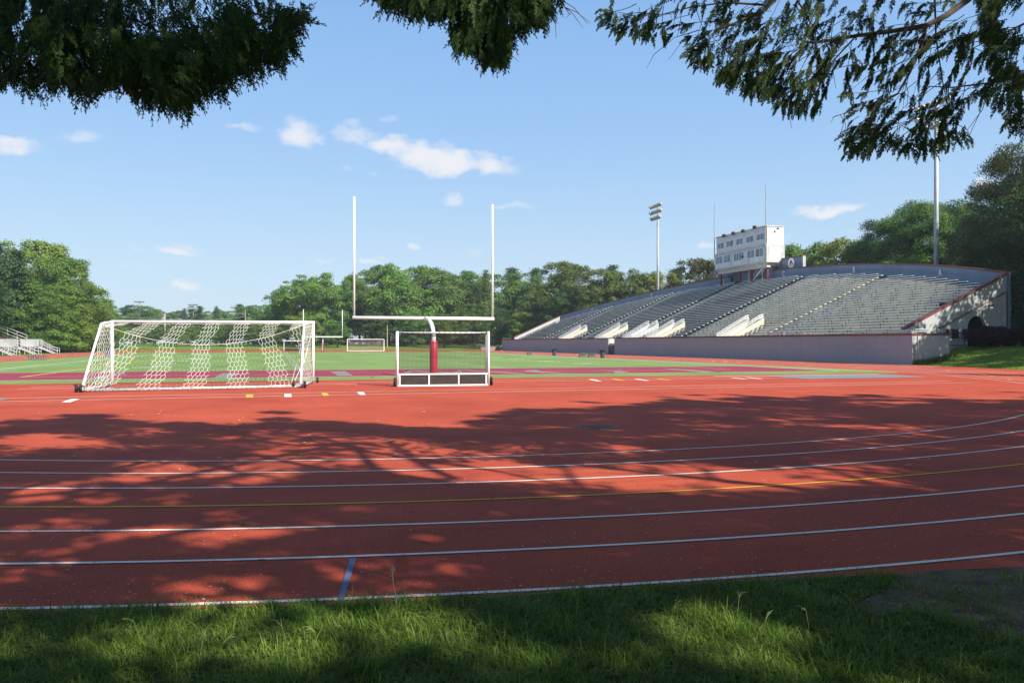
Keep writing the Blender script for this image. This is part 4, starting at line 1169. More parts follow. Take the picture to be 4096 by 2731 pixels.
far_goal('field_hockey_goal', 'small distant white hockey goal with black backboard seen through the honeycomb net', 'hockey goal', 1136, 1214, 1404, 2.05, 1.2, True)

# ============================================================ TEAM BENCHES AND BINS
def team_bench(label, loc, L, rot, n, group=None):
    t = bpy.data.objects.new('team_bench', None); COL.objects.link(t); t.location = loc; t.rotation_euler = (0, 0, rot)
    OFF[t] = (0, 0, 0); tag(t, label, 'bench', 'wooden benches along the field')
    mb = MB(); mb.box(-L / 2, L / 2, -.18, .18, .44, .49); build('seat', mb, M_bench, t, bevel=.01)
    for i in range(n):
        x = -L / 2 + .12 + i * (L - .24) / (n - 1); mb = MB()
        mb.hexa([(x - .04, -.26, 0), (x + .04, -.26, 0), (x + .04, -.18, 0), (x - .04, -.18, 0), (x - .04, -.12, .44), (x + .04, -.12, .44), (x + .04, -.04, .44), (x - .04, -.04, .44)])
        mb.hexa([(x - .04, .18, 0), (x + .04, .18, 0), (x + .04, .26, 0), (x - .04, .26, 0), (x - .04, .04, .44), (x + .04, .04, .44), (x + .04, .12, .44), (x - .04, .12, .44)])
        build('leg', mb, M_bench, t)
    mb = MB(); mb.box(-L / 2 + .1, L / 2 - .1, -.24, -.19, .06, .14); build('foot_board', mb, M_bench, t)
    return t
def bench_px(label, x0, x1, y, n):
    p = G(x0, y); q = G(x1, y); c = (p + q) / 2; q2 = Vector(q)
    return team_bench(label, c, (q - p).length, R(12) if x0 > 1500 else R(20), n)
bench_px('short weathered wooden bench left of the grey bin near the long wall', 2107, 2131, 1420, 4)
bench_px('longer weathered wooden bench beside the right grey bin, left one of the touching pair', 2314, 2347, 1429, 5)
bench_px('longer weathered wooden bench beside the right grey bin, right one of the touching pair', 2349, 2384, 1430, 5)
bench_px('long dark wooden bench by the red track in front of the left bleachers', 112, 182, 1441, 8)
bench_px('small dark bench far down the left side of the track, seen through the goal net', 458, 484, 1409, 3)
def bin_(label, p, m, h=.85, r=.28, k=1.0):
    t = thing('trash_bin', label, 'bin', tuple(p), False, 'trash bins on the field')
    mb = MB(); c = (p.x, p.y, 0)
    mb.lathe(c, [(r * .8, 0), (r * .82, .03), (r, h * .93), (r * 1.06, h * .94), (r * 1.08, h), (r * .95, h), (r * .93, h * .9)], 22); build('body', mb, m, t, smooth=False)
    mb = MB(); n = 22; rb = random.Random(int(p.x * 10)); vs = []
    prof = [(r * 1.10, h * .78), (r * 1.14, h * .9), (r * 1.12, h * 1.02), (r * .9, h * 1.0), (r * .7, h * .9)]
    for (q, z) in prof:
        for j in range(n): tt = 2 * math.pi * j / n; w = 1 + rb.uniform(-.05, .05); vs.append((p.x + q * w * math.cos(tt), p.y + q * w * math.sin(tt), z + rb.uniform(-.03, .03)))
    mb.add(vs, [(i * n + j, i * n + (j + 1) % n, (i + 1) * n + (j + 1) % n, (i + 1) * n + j) for i in range(4) for j in range(n)]); build('bin_liner', mb, M_bag, t)
    return t
bin_('grey bin with black liner standing between the short bench and the bench pair', G(2217, 1423), M_bin)
bin_('larger looking grey bin with black liner at the right end of the bench pair', G(2410, 1432), M_bin)
bin_('blue grey bin with dark bag on top far down the left track', G(434, 1425), M_bluebin, 1.0, .33)

# ============================================================ LEFT BLEACHERS
bb = (-34.0, 60.0, 0)
BLT = thing('bleachers', 'aluminium bleachers with red planks and railed stairs on the left edge of the track', 'bleachers', bb)
DZ = 1.15
mb = MB(); mb.box(-36.0, -34.9, 60, 139, DZ - .06, DZ); build('deck', mb, M_bleach, BLT)
mb = MB()
for v in np.arange(60.5, 139, 2.4):
    for u in (-35.0, -35.9): mb.tube([(u, v, 0), (u, v, DZ - .06)], .04, 6)
build('deck_posts', mb, M_bleach, BLT)
for k in range(9):
    u = -36.3 - k * .75; z = DZ + .35 + k * .33
    mb = MB(); mb.box(u - .13, u + .13, 60, 135.0, z, z + .05); build('seat_plank', mb, M_redplank, BLT)
    mb = MB(); mb.box(u - .5, u - .22, 60, 135.0, z - .12, z - .08); mb.box(u - .50, u - .47, 60, 135.0, z - .32, z - .12); build('foot_plank', mb, M_bleach, BLT)
mb = MB()
for v in np.arange(60.5, 132, 3.6):
    mb.tube([(-36, v, DZ + .2), (-42.6, v, DZ + 2.9)], .05, 6)
    for k in range(0, 9, 2): mb.tube([(-36.4 - k * .75, v, 0), (-36.4 - k * .75, v, DZ + .3 + k * .33)], .04, 6)
build('support_frame', mb, M_bleach, BLT)
mb = MB()
for dz in (1.65, 1.2, .7): mb.tube([(-36.1, 135.3, DZ + dz), (-42.8, 135.3, DZ + dz + 2.9)], .035, 6)
for i in range(6): u = -36.1 - i * 1.3; mb.tube([(u, 135.3, 0), (u, 135.3, DZ + 1.65 + i * 1.3 * .433)], .035, 6)
build('end_guardrail', mb, M_bleach, BLT)
def baluster_rail(mb, p, q, h, n):
    p, q = Vector(p), Vector(q); Z = Vector((0, 0, 1))
    mb.tube([p + Z * h, q + Z * h], .03, 6); mb.tube([p + Z * .1, q + Z * .1], .02, 5)
    for i in range(n + 1): a = p + (q - p) * i / n; mb.tube([a, a + Z * h], .018 if i % 5 else .032, 5)
STV = [117.5, 127.3, 137.3]
mb = MB()
prev = 60
for v in STV: baluster_rail(mb, (-34.95, prev, DZ), (-34.95, v - .7, DZ), 1.05, int((v - prev) * 5)); prev = v + .7
baluster_rail(mb, (-34.95, 139.0, DZ), (-36.05, 139.0, DZ), 1.05, 6)
baluster_rail(mb, (-36.05, 135.4, DZ), (-36.05, 139.0, DZ), 1.05, 26)
build('deck_railing', mb, M_bleach, BLT)
for v in STV:
    mb = MB()
    for k in range(6):
        u = -34.85 + k * .33; z = DZ - (k + 1) * .165
        mb.mi = 0; mb.box(u, u + .32, v - .6, v + .6, z - .04, z); mb.mi = 1; mb.box(u, u + .02, v - .58, v + .58, z, z + .12)
    mb.mi = 0
    for s in (-.62, .62): mb.hexa([(-34.9, v + s - .02, DZ - .25), (-32.9, v + s - .02, -.0), (-32.9, v + s + .02, -.0), (-34.9, v + s + .02, DZ - .25), (-34.9, v + s - .02, DZ), (-32.8, v + s - .02, .12), (-32.8, v + s + .02, .12), (-34.9, v + s + .02, DZ)])
    st = build('stair', mb, [M_bleach, M_redplank], BLT)
    for s in (-.66, .66):
        mb = MB(); Z = Vector((0, 0, 1))
        for h in (.95, .55): mb.tube([(-35.0, v + s, DZ + h), (-33.0, v + s, h + .05), (-32.45, v + s, h - .05), (-32.35, v + s, h - .2)] + ([(-32.35, v + s, 0)] if h > .9 else []), .03, 7)
        mb.tube([(-34.9, v + s, DZ - .1), (-34.9, v + s, DZ + .95)], .03, 6); mb.tube([(-33.7, v + s, .3), (-33.7, v + s, 1.32)], .025, 6)
        build('handrail', mb, M_bleach, st)

# ============================================================ STADIUM LIGHT POLES
def lamp_head(mb, c, aim, r=.42):
    c = Vector(c); aim = Vector(aim).normalized()
    mb.tube([c - aim * .35, c - aim * .12, c + aim * .22, c + aim * .32], [r * .35, r * .75, r, r * .98], 10)
def light_pole(label, u, v, H, r0, r1, zb=0):
    t = thing('light_pole', label, 'light pole', (u, v, zb), True, 'stadium light poles behind the grandstand')
    mb = MB(); mb.tube([(u, v, zb), (u, v, H * .5), (u, v, H)], [r0, (r0 + r1) / 2, r1], 14); build('pole', mb, M_galv, t, smooth=True)
    for i, (z, n) in enumerate(((H - .2, 6), (H - 1.45, 6), (H - 2.7, 5))):
        mb = MB(); half = (n - 1) * .88 / 2
        mb.tube([(u - .15, v - half, z), (u - .15, v + half, z)], .05, 6); ar = build('crossarm', mb, M_galv, t)
        for j in range(n):
            vv = v - half + j * .88; mb = MB()
            lamp_head(mb, (u - .45, vv, z - .12), (-.85, (vv - v) * .12, -.5)); build('lamp', mb, M_lamp, ar, smooth=True)
    zz = cope_z(arc_u(v)) + 2.6
    mb = MB(); mb.tube([(u, v, zz), (u - .7, v + .5, zz + .2)], .04, 6); mb.tube([(u - .8, v + .6, zz + .3), (u - .8, v + .6, zz + .1), (u - .8, v + .6, zz - .1)], [.1, .3, .34], 10); build('bracket_lamp', mb, M_lamp, t)
    return t
light_pole('tall grey floodlight pole right of the press box, its lamps half hidden by hanging branches', 72.6, 74.0, 29.4, .31, .21)
light_pole('tall grey floodlight pole left of the press box with lamps against clear sky', 75.2, 149.0, 30.2, .31, .19)

# ============================================================ DISTANT POLES
def far_pole(kind, px, ytop, ybase, Z, label, cat, arms=0, m=None, r=.16, wing=None):
    p = PZ(px, ytop, Z); zb = terrain(p.x, Z)
    t = thing(kind, label, cat, (p.x, Z, zb), False)
    mb = MB(); mb.tube([(p.x, Z, zb), (p.x, Z, p.z)], r, 8, r2=r * .7); build('pole', mb, m or M_wood, t)
    for k in range(arms):
        z = p.z - .1 - k * 1.6; w = 1.7 - k * .4; mb = MB()
        mb.tube([(p.x - w, Z, z), (p.x + w, Z, z)], .09, 5); ar = build('crossarm', mb, M_wood, t)
        for j in range(6):
            x = p.x - w + j * 2 * w / 5; mb = MB(); mb.tube([(x, Z - .1, z + .1), (x, Z - .7, z + .45)], [.18, .36], 8); build('lamp', mb, M_lamp, ar)
    return t
far_pole('ballfield_light_pole', 558, 1208, 1380, 300, 'pale wooden ballfield light pole with two lamp rows, tallest above the goal crossbar at left', 'light pole', 2)
far_pole('ballfield_light_pole', 722, 1252, 1380, 330, 'low ballfield light pole showing a single lamp row against dark trees', 'light pole', 1)
far_pole('ballfield_light_pole', 773, 1220, 1380, 310, 'brown ballfield light pole with a crown of lamps above the middle of the goal crossbar', 'light pole', 2)
far_pole('ballfield_light_pole', 941, 1230, 1380, 320, 'ballfield light pole left of the street light pole, lamps against dark pine', 'light pole', 2)
far_pole('ballfield_light_pole', 1107, 1240, 1380, 300, 'thin pale ballfield light pole at the foot of the tall tree group', 'light pole', 1, M_galv)
sp = far_pole('street_light_pole', 981, 1241, 1378, 236, 'bare wooden street light pole with a curved lamp arm above the goal crossbar', 'street light', 0, r=.17)
b_ = PZ(981, 1262, 236)
for s, L in ((-1, 3.2), (1, 1.2)):
    mb = MB(); z = b_.z if s < 0 else b_.z - 1.3
    mb.tube([(b_.x, 236, z), (b_.x + s * L * .35, 236, z + .55), (b_.x + s * L, 236, z + .7)], .05, 6); ar = build('lamp_arm', mb, M_galv, sp)
    mb = MB(); mb.box(b_.x + s * L - .35, b_.x + s * L + .35, 235.8, 236.2, z + .55, z + .78); build('lamp', mb, M_lamp, ar, bevel=.04)
far_pole('utility_pole', 1549, 1300, 1402, 215, 'mottled wooden utility pole standing in front of the dark wood behind the far goal', 'utility pole', 0, r=.16)
mb = MB(); wp = [PZ(981, 1266, 236), PZ(880, 1276, 232), PZ(780, 1281, 230), PZ(400, 1262, 228)]; fx = []
for a, b in zip(wp[:-1], wp[1:]):
    for i in range(8): t_ = i / 8; q = a.lerp(b, t_); q.z -= .6 * 4 * t_ * (1 - t_) * .3; fx.append(q)
mb.tube(fx, .03, 4, cap=False); o = build('overhead_cable', mb, M_rail, None); tag(o, 'thin overhead cable running left from the street light pole', 'cable')
fp = far_pole('flagpole', 660, 1253, 1380, 260, 'white flagpole with a small faded red flag above the goal crossbar', 'flagpole', 0, M_white, .12)
q = PZ(660, 1258, 260); mb = MB(); n = 6
vs = []
for i in range(n + 1):
    for j in range(5): vs.append((q.x - .1 - i * .22, 260 + .12 * math.sin(i * 1.3 + j * .6), q.z - j * .32 - i * .28))
mb.add(vs, [(i * 5 + j, i * 5 + j + 1, (i + 1) * 5 + j + 1, (i + 1) * 5 + j) for i in range(n) for j in range(4)]); build('flag', mb, M_flag, fp)

# ============================================================ FENCES
def fence(label, pts, H, post, screen=False, rails=1, mesh=.35):
    p0 = pts[0]; t = thing('chain_link_fence', label, 'fence', (p0[0], p0[1], terrain(*p0)), False)
    mb = MB(); mm = MB(); mr_ = MB()
    for (a, b) in zip(pts[:-1], pts[1:]):
        L = math.hypot(b[0] - a[0], b[1] - a[1]); n = max(1, int(L / post))
        P = []
        for i in range(n + 1):
            x, y = a[0] + (b[0] - a[0]) * i / n, a[1] + (b[1] - a[1]) * i / n; z = terrain(x, y); P.append((x, y, z))
        for (x, y, z) in P: mb.tube([(x, y, z), (x, y, z + H)], .045, 6)
        for c, d in zip(P[:-1], P[1:]):
            for k in range(rails): hh = H - .02 - k * (H - .15) / max(1, rails - 1 if rails > 1 else 1); mr_.tube([(c[0], c[1], c[2] + hh), (d[0], d[1], d[2] + hh)], .03, 5, cap=False)
            if screen:
                dd = .03; mm.hexa([(c[0], c[1], c[2] + .1), (d[0], d[1], d[2] + .1), (d[0], d[1] + dd, d[2] + .1), (c[0], c[1] + dd, c[2] + .1), (c[0], c[1], c[2] + H - .15), (d[0], d[1], d[2] + H - .15), (d[0], d[1] + dd, d[2] + H - .15), (c[0], c[1] + dd, c[2] + H - .15)])
            else:
                m_ = max(1, int(math.hypot(d[0] - c[0], d[1] - c[1]) / mesh))
                for i in range(m_):
                    f = i / m_; x, y, z = (c[k] + (d[k] - c[k]) * f for k in range(3)); f2 = min(1, f + H / (m_ * mesh)); x2, y2, z2 = (c[k] + (d[k] - c[k]) * f2 for k in range(3))
                    mm.tube([(x, y, z), (x2, y2, z2 + H * (f2 - f) * m_ * mesh / H)], .006, 3, cap=False)
                    mm.tube([(x2, y2, z), (x, y, z2 + H * (f2 - f) * m_ * mesh / H)], .006, 3, cap=False)
    build('post', mb, M_rail, t); build('top_rail', mr_, M_rail, t); build('fence_mesh' if not screen else 'windscreen', mm, M_netd if not screen else M_screen, t)
    return t
def px_at(px, Z): return ((px - 2048) / FPX * Z, Z)
fence('long open chain link fence on the far lawn in front of the park road', [px_at(520, 236), px_at(1240, 226)], 2.7, 5.5, False, 1, .6)
fence('low dark screened fence along the far lawn, seen through the goal net', [px_at(1010, 238), px_at(1225, 236)], 1.15, 4, True)
fence('tall dark screened fence in front of the wood right of the white cars', [px_at(1520, 262), px_at(2010, 258)], 3.3, 3.4, True)
fence('tall screened fence left of the white cars under the far crossbar', [px_at(1255, 268), px_at(1395, 264)], 3.3, 3.4, True)
fence('open fence panels with rails beside the tree trunks behind the hockey goal', [px_at(1600, 246), px_at(1720, 245)], 2.6, 3.0, False, 3, .5)
fence('low open fence on the lawn right behind the hockey goal', [px_at(1740, 236), px_at(2006, 232)], 1.5, 3.2, False, 2, .6)

# ============================================================ PARKED CARS
def car(label, px, Z, L=4.6, rot=0):
    x = (px - 2048) / FPX * Z; z0 = terrain(x, Z) + .12
    t = bpy.data.objects.new('parked_car', None); COL.objects.link(t); t.location = (x, Z, z0); t.rotation_euler = (0, 0, rot); OFF[t] = (0, 0, 0)
    tag(t, label, 'car', 'white cars parked behind the far field')
    prof = [(-L / 2, .35), (-L / 2 + .05, .78), (-L / 2 + .9, .92), (L / 2 - .35, .98), (L / 2, .75), (L / 2, .35)]
    cab = [(-L / 2 + .95, .92), (-L / 2 + 1.75, 1.48), (L / 2 - 1.1, 1.52), (L / 2 - .35, .98)]
    def ext(nm, pr, w, m, par, tp=1.0):
        mb = MB(); n = len(pr); zmax = max(p[1] for p in pr); zmin = min(p[1] for p in pr)
        f = lambda p: w * (1 - (1 - tp) * (p[1] - zmin) / (zmax - zmin))
        vs = [(p[0], -f(p), p[1]) for p in pr] + [(p[0], f(p), p[1]) for p in pr]
        mb.add(vs, [tuple(range(n)), tuple(range(2 * n - 1, n - 1, -1))] + [(i, (i + 1) % n + 0, (i + 1) % n + n, i + n)[::-1] for i in range(n)])
        return build(nm, mb, m, par, bevel=.04)
    ext('body', prof, .88, M_carw, t); c = ext('cabin', cab, .80, M_carw, t, .82)
    mb = MB()
    for s in (-1, 1):
        for (a, b) in ((-L / 2 + 1.55, -L / 2 + 2.3), (-L / 2 + 2.38, L / 2 - 1.05)): mb.hexa([(a, s * .77, 1.0), (b, s * .77, 1.0), (b, s * .80, 1.0), (a, s * .80, 1.0), (a + .25, s * .68, 1.4), (b - .1, s * .68, 1.4), (b - .1, s * .715, 1.4), (a + .25, s * .715, 1.4)])
    build('side_window', mb, M_carg, t)
    for sx in (-L / 2 + .85, L / 2 - .9):
        for s in (-.85, .85):
            mb = MB(); mb.tube([(sx, s - .1, .32), (sx, s + .1, .32)], .33, 16); w_ = build('wheel', mb, M_black, t); mb = MB(); mb.tube([(sx, s - .11, .32), (sx, s + .11, .32)], .19, 12); build('rim', mb, M_rail, w_)
    for s in (-.6, .6): mb = MB(); mb.box(-L / 2 - .02, -L / 2 + .03, s - .15, s + .15, .6, .72); build('headlight', mb, M_glass2, t)
car('white parked car behind the far goal net, left one', 1428, 243, 4.0, R(8))
car('white parked car behind the far goal net, right one of the two', 1484, 244, 4.4, R(184))
car('white parked car far behind the fence, seen through the honeycomb net', 752, 262, 4.6, R(5))

# ============================================================ RIGHT CORNER: BANK, GATE, HEDGE, LOW STONE WALL
def bank_h(u, v):
    # distance outward from the track edge
    e = [(36.0, 21.0), (40.6, 30.0), (43.6, 36.4), (45.9, 45.6), (46.3, 49.0)]
    best = 1e9
    for a, b in zip(e[:-1], e[1:]):
        ax, ay = a; bx, by = b; dx, dy = bx - ax, by - ay
        t = max(0, min(1, ((u - ax) * dx + (v - ay) * dy) / (dx * dx + dy * dy)))
        cx, cy = ax + dx * t, ay + dy * t; d = math.hypot(u - cx, v - cy)
        side = (dx * (v - ay) - dy * (u - ax))
        if d < best: best = d; sd_ = side
    d = best if sd_ < 0 else -best
    if d < 0: return -.05 + d * .3
    t = min(d / 7.5, 1)
    return .02 + 1.33 * (t * t * (3 - 2 * t)) * .75 + 1.33 * t * .25
rb = random.Random(5)
mb = MB(); us = np.arange(38, 96, .8); vs_ = np.arange(10, 66, .8)
HB = {}
def bh(u, v): return bank_h(u, v)
mb.v = [(u, v, bh(u, v) + rb.uniform(-.012, .012)) for v in vs_ for u in us]
n_ = len(us)
mb.f = [(j * n_ + i, j * n_ + i + 1, (j + 1) * n_ + i + 1, (j + 1) * n_ + i) for j in range(len(vs_) - 1) for i in range(n_ - 1)]; mb.m = [0] * len(mb.f)
o = build('grass_bank', mb, M_lawn, field=True, smooth=True); o['kind'] = 'structure'
gz = 1.2
GT = thing('pipe_gate', 'dark rusty pipe gate and post between the stone wall end and the purple hedge', 'gate', (50.3, 50.2, gz))
mb = MB(); mb.box(50.2, 50.36, 50.1, 50.26, .7, 2.75); build('gate_post', mb, M_rustgate, GT)
mb = MB()
for z in (1.55, 2.55): mb.tube([(50.36, 50.2, z - .05), (53.3, 50.3, z - .15)], .035, 6)
for z in (2.05,): mb.tube([(50.36, 50.2, z), (52.0, 50.22, z)], .03, 6)
mb.tube([(52.0, 50.22, 1.5), (52.0, 50.22, 2.5)], .03, 6)
build('gate_leaf', mb, M_rustgate, GT)
mb = MB()
for z in (1.45, 1.95, 2.45): mb.tube([(49.5, 50.1, z), (50.2, 50.15, z)], .03, 6)
build('side_bars', mb, M_rustgate, GT)
# dark patch of steps by the gate
# low stone wall at the far end of the stand
mb = MB(); mb.box(41.5, 45.9, 164.5, 165.1, 0, .85); mb.box(41.4, 46.0, 164.4, 165.2, .85, .95)
o = build('low_stone_wall', mb, M_stone, field=True); tag(o, 'low rough stone wall beyond the far end of the grandstand front wall', 'wall')
# planter tub under the little tree at the far left
p = PZ(258, 1385, 215); mb = MB(); mb.lathe((p.x, 215, terrain(p.x, 215)), [(1.2, 0), (1.35, .5), (1.35, 1.05), (1.2, 1.1), (1.1, .8)], 18)
o = build('planter_tub', mb, M_board); tag(o, 'round dark planter tub on the far lawn under a small tree at left', 'planter')
# ============================================================ TREES
L_green = leaf_mat('leaves_mid_green', (0.093, 0.184, 0.044), (0.147, 0.267, 0.058), (0.211, 0.342, 0.073))
L_bright = leaf_mat('leaves_bright_green', (0.134, 0.234, 0.048), (0.206, 0.334, 0.062), (0.287, 0.422, 0.080))
L_olive = leaf_mat('leaves_olive', (.098, .150, .042), (.145, .212, .052), (.220, .275, .066))
L_dark = leaf_mat('leaves_dark_green', (0.046, 0.094, 0.038), (0.076, 0.146, 0.048), (0.116, 0.197, 0.058))
L_pine = leaf_mat('pine_needles', (.058, .130, .058), (.095, .185, .080), (.140, .235, .098), .25)
L_spruce = leaf_mat('spruce_needles', (0.108, 0.146, 0.084), (0.152, 0.197, 0.102), (0.206, 0.244, 0.120), .2)
L_yellow = leaf_mat('leaves_yellow_green', (.18, .23, .045), (.26, .31, .06), (.36, .39, .08))
L_brown = leaf_mat('leaves_brownish_green', (.075, .088, .034), (.115, .125, .042), (.19, .185, .055))
L_hedge = leaf_mat('purple_hedge_leaves', (.020, .012, .014), (.035, .018, .020), (.055, .03, .03), .2)
rng = np.random.default_rng(11)

def quads_from(C, N, size, asp=1.5, rng=rng):
    """C centres (n,3), N normals (n,3), size (n,) -> leaf clump quads"""
    n = len(C)
    N = N / np.maximum(np.linalg.norm(N, axis=1, keepdims=True), 1e-9)
    r = rng.normal(size=(n, 3)); A = np.cross(N, r); A /= np.maximum(np.linalg.norm(A, axis=1, keepdims=True), 1e-9)
    B = np.cross(N, A)
    s = size[:, None]
    P = np.stack([C - A * s * asp * .5 + B * s * .12 * rng.normal(size=(n, 1)), C - B * s * .42 + A * s * .15 * rng.normal(size=(n, 1)),
                  C + A * s * asp * .5, C + B * s * .42 + A * s * .15 * rng.normal(size=(n, 1))], 1)
    V = P.reshape(-1, 3); F = np.arange(4 * n).reshape(-1, 4)
    return V, F
def broad_crown(seed, nl=70, nq=21000, leaf=.0145, zlo=.16, wide=.40, top=.94, flat=1.0, jag=1.0):
    g = np.random.default_rng(seed)
    L = []
    while len(L) < nl:
        z = g.uniform(zlo, top); t = (z - zlo) / (top - zlo)
        prof = math.sin(math.pi * min(max(.12 + .80 * t ** .85, 0), 1)) ** .62
        ang = g.uniform(0, 2 * math.pi); rr = wide * prof * (g.uniform(.45, 1) ** .5)
        rad = g.choice((g.uniform(.045, .08), g.uniform(.08, .13))) * (1.15 - .35 * t)
        L.append((rr * math.cos(ang), rr * math.sin(ang), z, rad))
    L = np.array(L); L = np.vstack([L, [[0, 0, .55, .24], [0, 0, .36, .22], [.06, .02, .78, .13]]])
    w = L[:, 3] ** 2; idx = g.choice(len(L), nq, p=w / w.sum())
    d = g.normal(size=(nq, 3)); d[:, 2] = np.where(d[:, 2] < -.35, -d[:, 2], d[:, 2]) + .2; d /= np.linalg.norm(d, axis=1, keepdims=True)
    rad = L[idx, 3] * g.uniform(.66, 1.04, nq)
    C = L[idx, :3] + d * rad[:, None] * np.array([1, 1, .72 * flat])
    C += g.normal(size=C.shape) * .006
    nf = nq // 10                       # stray twigs that break the outline
    i2 = g.choice(len(L), nf); C2 = L[i2, :3] + (lambda q: q / np.linalg.norm(q, axis=1, keepdims=True))(g.normal(size=(nf, 3))) * (L[i2, 3] * g.uniform(1.0, 1.22, nf))[:, None] * np.array([1, 1, .8])
    C = np.vstack([C, C2]); d = np.vstack([d, g.normal(size=(nf, 3))])
    C[:, 2] = np.minimum(C[:, 2], 1.0)
    N = d * 1.0 + g.normal(size=C.shape) * .32 + np.array([0, 0, .22])
    return quads_from(C, N, leaf * g.uniform(.6, 1.35, len(C)), 1.5, g)
def pine_crown(seed, nq=18000, leaf=.015, zlo=.12, wide=.27):
    g = np.random.default_rng(seed); C = []; N = []
    nb = 62
    for i in range(nb):
        z = zlo + (1 - zlo) * (i / nb) ** .92; t = (z - zlo) / (1 - zlo)
        L = wide * (1 - t) ** .55 * g.uniform(.55, 1.12) * (1 if t > .12 else .6); a = g.uniform(0, 2 * math.pi)
        k = int(nq / nb * (.4 + 1.2 * (1 - t)))
        s = g.uniform(.25, 1, k) ** .7; w = .055 * (1 + .6 * (1 - t)) * np.sqrt(s)
        off = g.normal(size=(k, 3)) * w[:, None] * np.array([1, 1, .33]) * .75
        dirv = np.array([math.cos(a), math.sin(a), 0.18 + .25 * t])
        C.append(np.array([0, 0, z]) + dirv * (s * L)[:, None] + off); N.append(np.tile([0, 0, 1.0], (k, 1)) + g.normal(size=(k, 3)) * .55)
    C = np.vstack(C); N = np.vstack(N); C[:, 2] = np.minimum(C[:, 2], 1.03)
    return quads_from(C, N, leaf * g.uniform(.6, 1.3, len(C)), 1.7, g)
def spruce_crown(seed, nq=9000, leaf=.018, zlo=.05, wide=.20):
    g = np.random.default_rng(seed); C = []; N = []
    nb = 120
    for i in range(nb):
        z = zlo + (.99 - zlo) * (i / nb); t = (z - zlo) / (1 - zlo)
        L = wide * (1 - t) ** .85 * g.uniform(.75, 1.1) + .012; a = i * 2.399 + g.uniform(-.3, .3)
        k = max(8, int(nq / nb * (.25 + 1.5 * (1 - t)))); s = g.uniform(.05, 1, k)
        off = g.normal(size=(k, 3)) * np.array([.028, .028, .010])
        C.append(np.array([0, 0, z]) + np.c_[math.cos(a) * s * L, math.sin(a) * s * L, -.16 * s * s * L + .05 * s * L] + off)
        N.append(np.tile([math.cos(a) * .4, math.sin(a) * .4, 1.0], (k, 1)) + g.normal(size=(k, 3)) * .4)
    return quads_from(np.vstack(C), np.vstack(N), leaf * g.uniform(.5, 1.2, sum(len(c) for c in C)), 1.8, g)
def trunk_mesh(name, seed, h=.62, r=.018, limbs=7):
    g = random.Random(seed); mb = MB(); pts = []
    for i in range(7): pts.append((g.uniform(-.008, .008) * i * .4, g.uniform(-.008, .008) * i * .4, h * i / 6))
    pts[0] = (0, 0, -.02)
    mb.tube(pts, [r * 1.5, r, r * .92, r * .8, r * .65, r * .45, r * .2], 9)
    for k in range(limbs):
        z = g.uniform(.22, h * .9); a = g.uniform(0, 6.28); L = g.uniform(.14, .28)
        mb.tube([(0, 0, z), (math.cos(a) * L * .4, math.sin(a) * L * .4, z + L * .30), (math.cos(a) * L, math.sin(a) * L, z + L * .62)], [r * .5, r * .33, r * .12], 6)
    me = bpy.data.meshes.new(name); me.from_pydata(mb.v, [], mb.f); me.update(); me.materials.append(M_bark); return me
def crown_mesh(vf, m):
    V, F = vf; me = bpy.data.meshes.new('crown'); nv, nf = len(V), len(F)
    me.vertices.add(nv); me.vertices.foreach_set('co', V.astype(np.float32).ravel())
    me.loops.add(nf * 4); me.loops.foreach_set('vertex_index', F.astype(np.int32).ravel())
    me.polygons.add(nf); me.polygons.foreach_set('loop_start', np.arange(0, nf * 4, 4, dtype=np.int32)); me.polygons.foreach_set('loop_total', np.full(nf, 4, dtype=np.int32))
    me.update(calc_edges=True); me.materials.append(m); return me
CR = {}
for i in range(4): CR['b%d' % i] = crown_mesh(broad_crown(20 + i, wide=(.40, .44, .36, .42)[i], zlo=(.16, .12, .2, .1)[i]), L_green)
CR['l0'] = crown_mesh(broad_crown(31, nl=85, nq=26000, leaf=.0135, zlo=.03, wide=.42), L_green)      # leafy down to the ground
CR['l1'] = crown_mesh(broad_crown(32, nl=85, nq=26000, leaf=.0135, zlo=.03, wide=.36), L_green)
CR['h0'] = crown_mesh(broad_crown(41, nl=130, nq=85000, leaf=.0075, zlo=.05, wide=.42), L_dark)      # near, finer leaves
CR['h1'] = crown_mesh(broad_crown(42, nl=130, nq=85000, leaf=.0075, zlo=.10, wide=.40), L_dark)
CR['p0'] = crown_mesh(pine_crown(51), L_pine); CR['p1'] = crown_mesh(pine_crown(52, wide=.22), L_pine)
CR['s0'] = crown_mesh(spruce_crown(61), L_spruce); CR['s1'] = crown_mesh(spruce_crown(62, wide=.16), L_pine)
CR['u0'] = crown_mesh(broad_crown(71, nl=34, nq=9000, leaf=.026, zlo=.02, wide=.55, top=.9), L_green)   # shrub
TK = {'b': trunk_mesh('trunk', 1), 'l': trunk_mesh('trunk', 2, .55), 'h': trunk_mesh('trunk', 3, .7, .02, 11), 'p': trunk_mesh('trunk', 4, .95, .014, 3), 's': trunk_mesh('trunk', 5, .95, .012, 0), 'u': trunk_mesh('stem', 6, .5, .02, 5)}
MATSET = {'g': L_green, 'B': L_bright, 'o': L_olive, 'd': L_dark, 'p': L_pine, 's': L_spruce, 'y': L_yellow, 'n': L_brown}
rt = random.Random(99)
def tree(name, label, x, y, zb, H, wf, crown, leafm, group, cat='tree'):
    t = bpy.data.objects.new(name, None); COL.objects.link(t)
    t.location = (x, y, zb); t.rotation_euler = (0, 0, rt.uniform(0, 6.28)); t.scale = (H * wf, H * wf, H)
    tag(t, label, cat, group)
    for nm, me, mm in (('trunk', TK[crown[0]], None), ('crown', CR[crown], MATSET[leafm])):
        o = bpy.data.objects.new(nm, me); COL.objects.link(o); o.parent = t
        if mm is not None: o.material_slots[0].link = 'OBJECT'; o.material_slots[0].material = mm
    return t
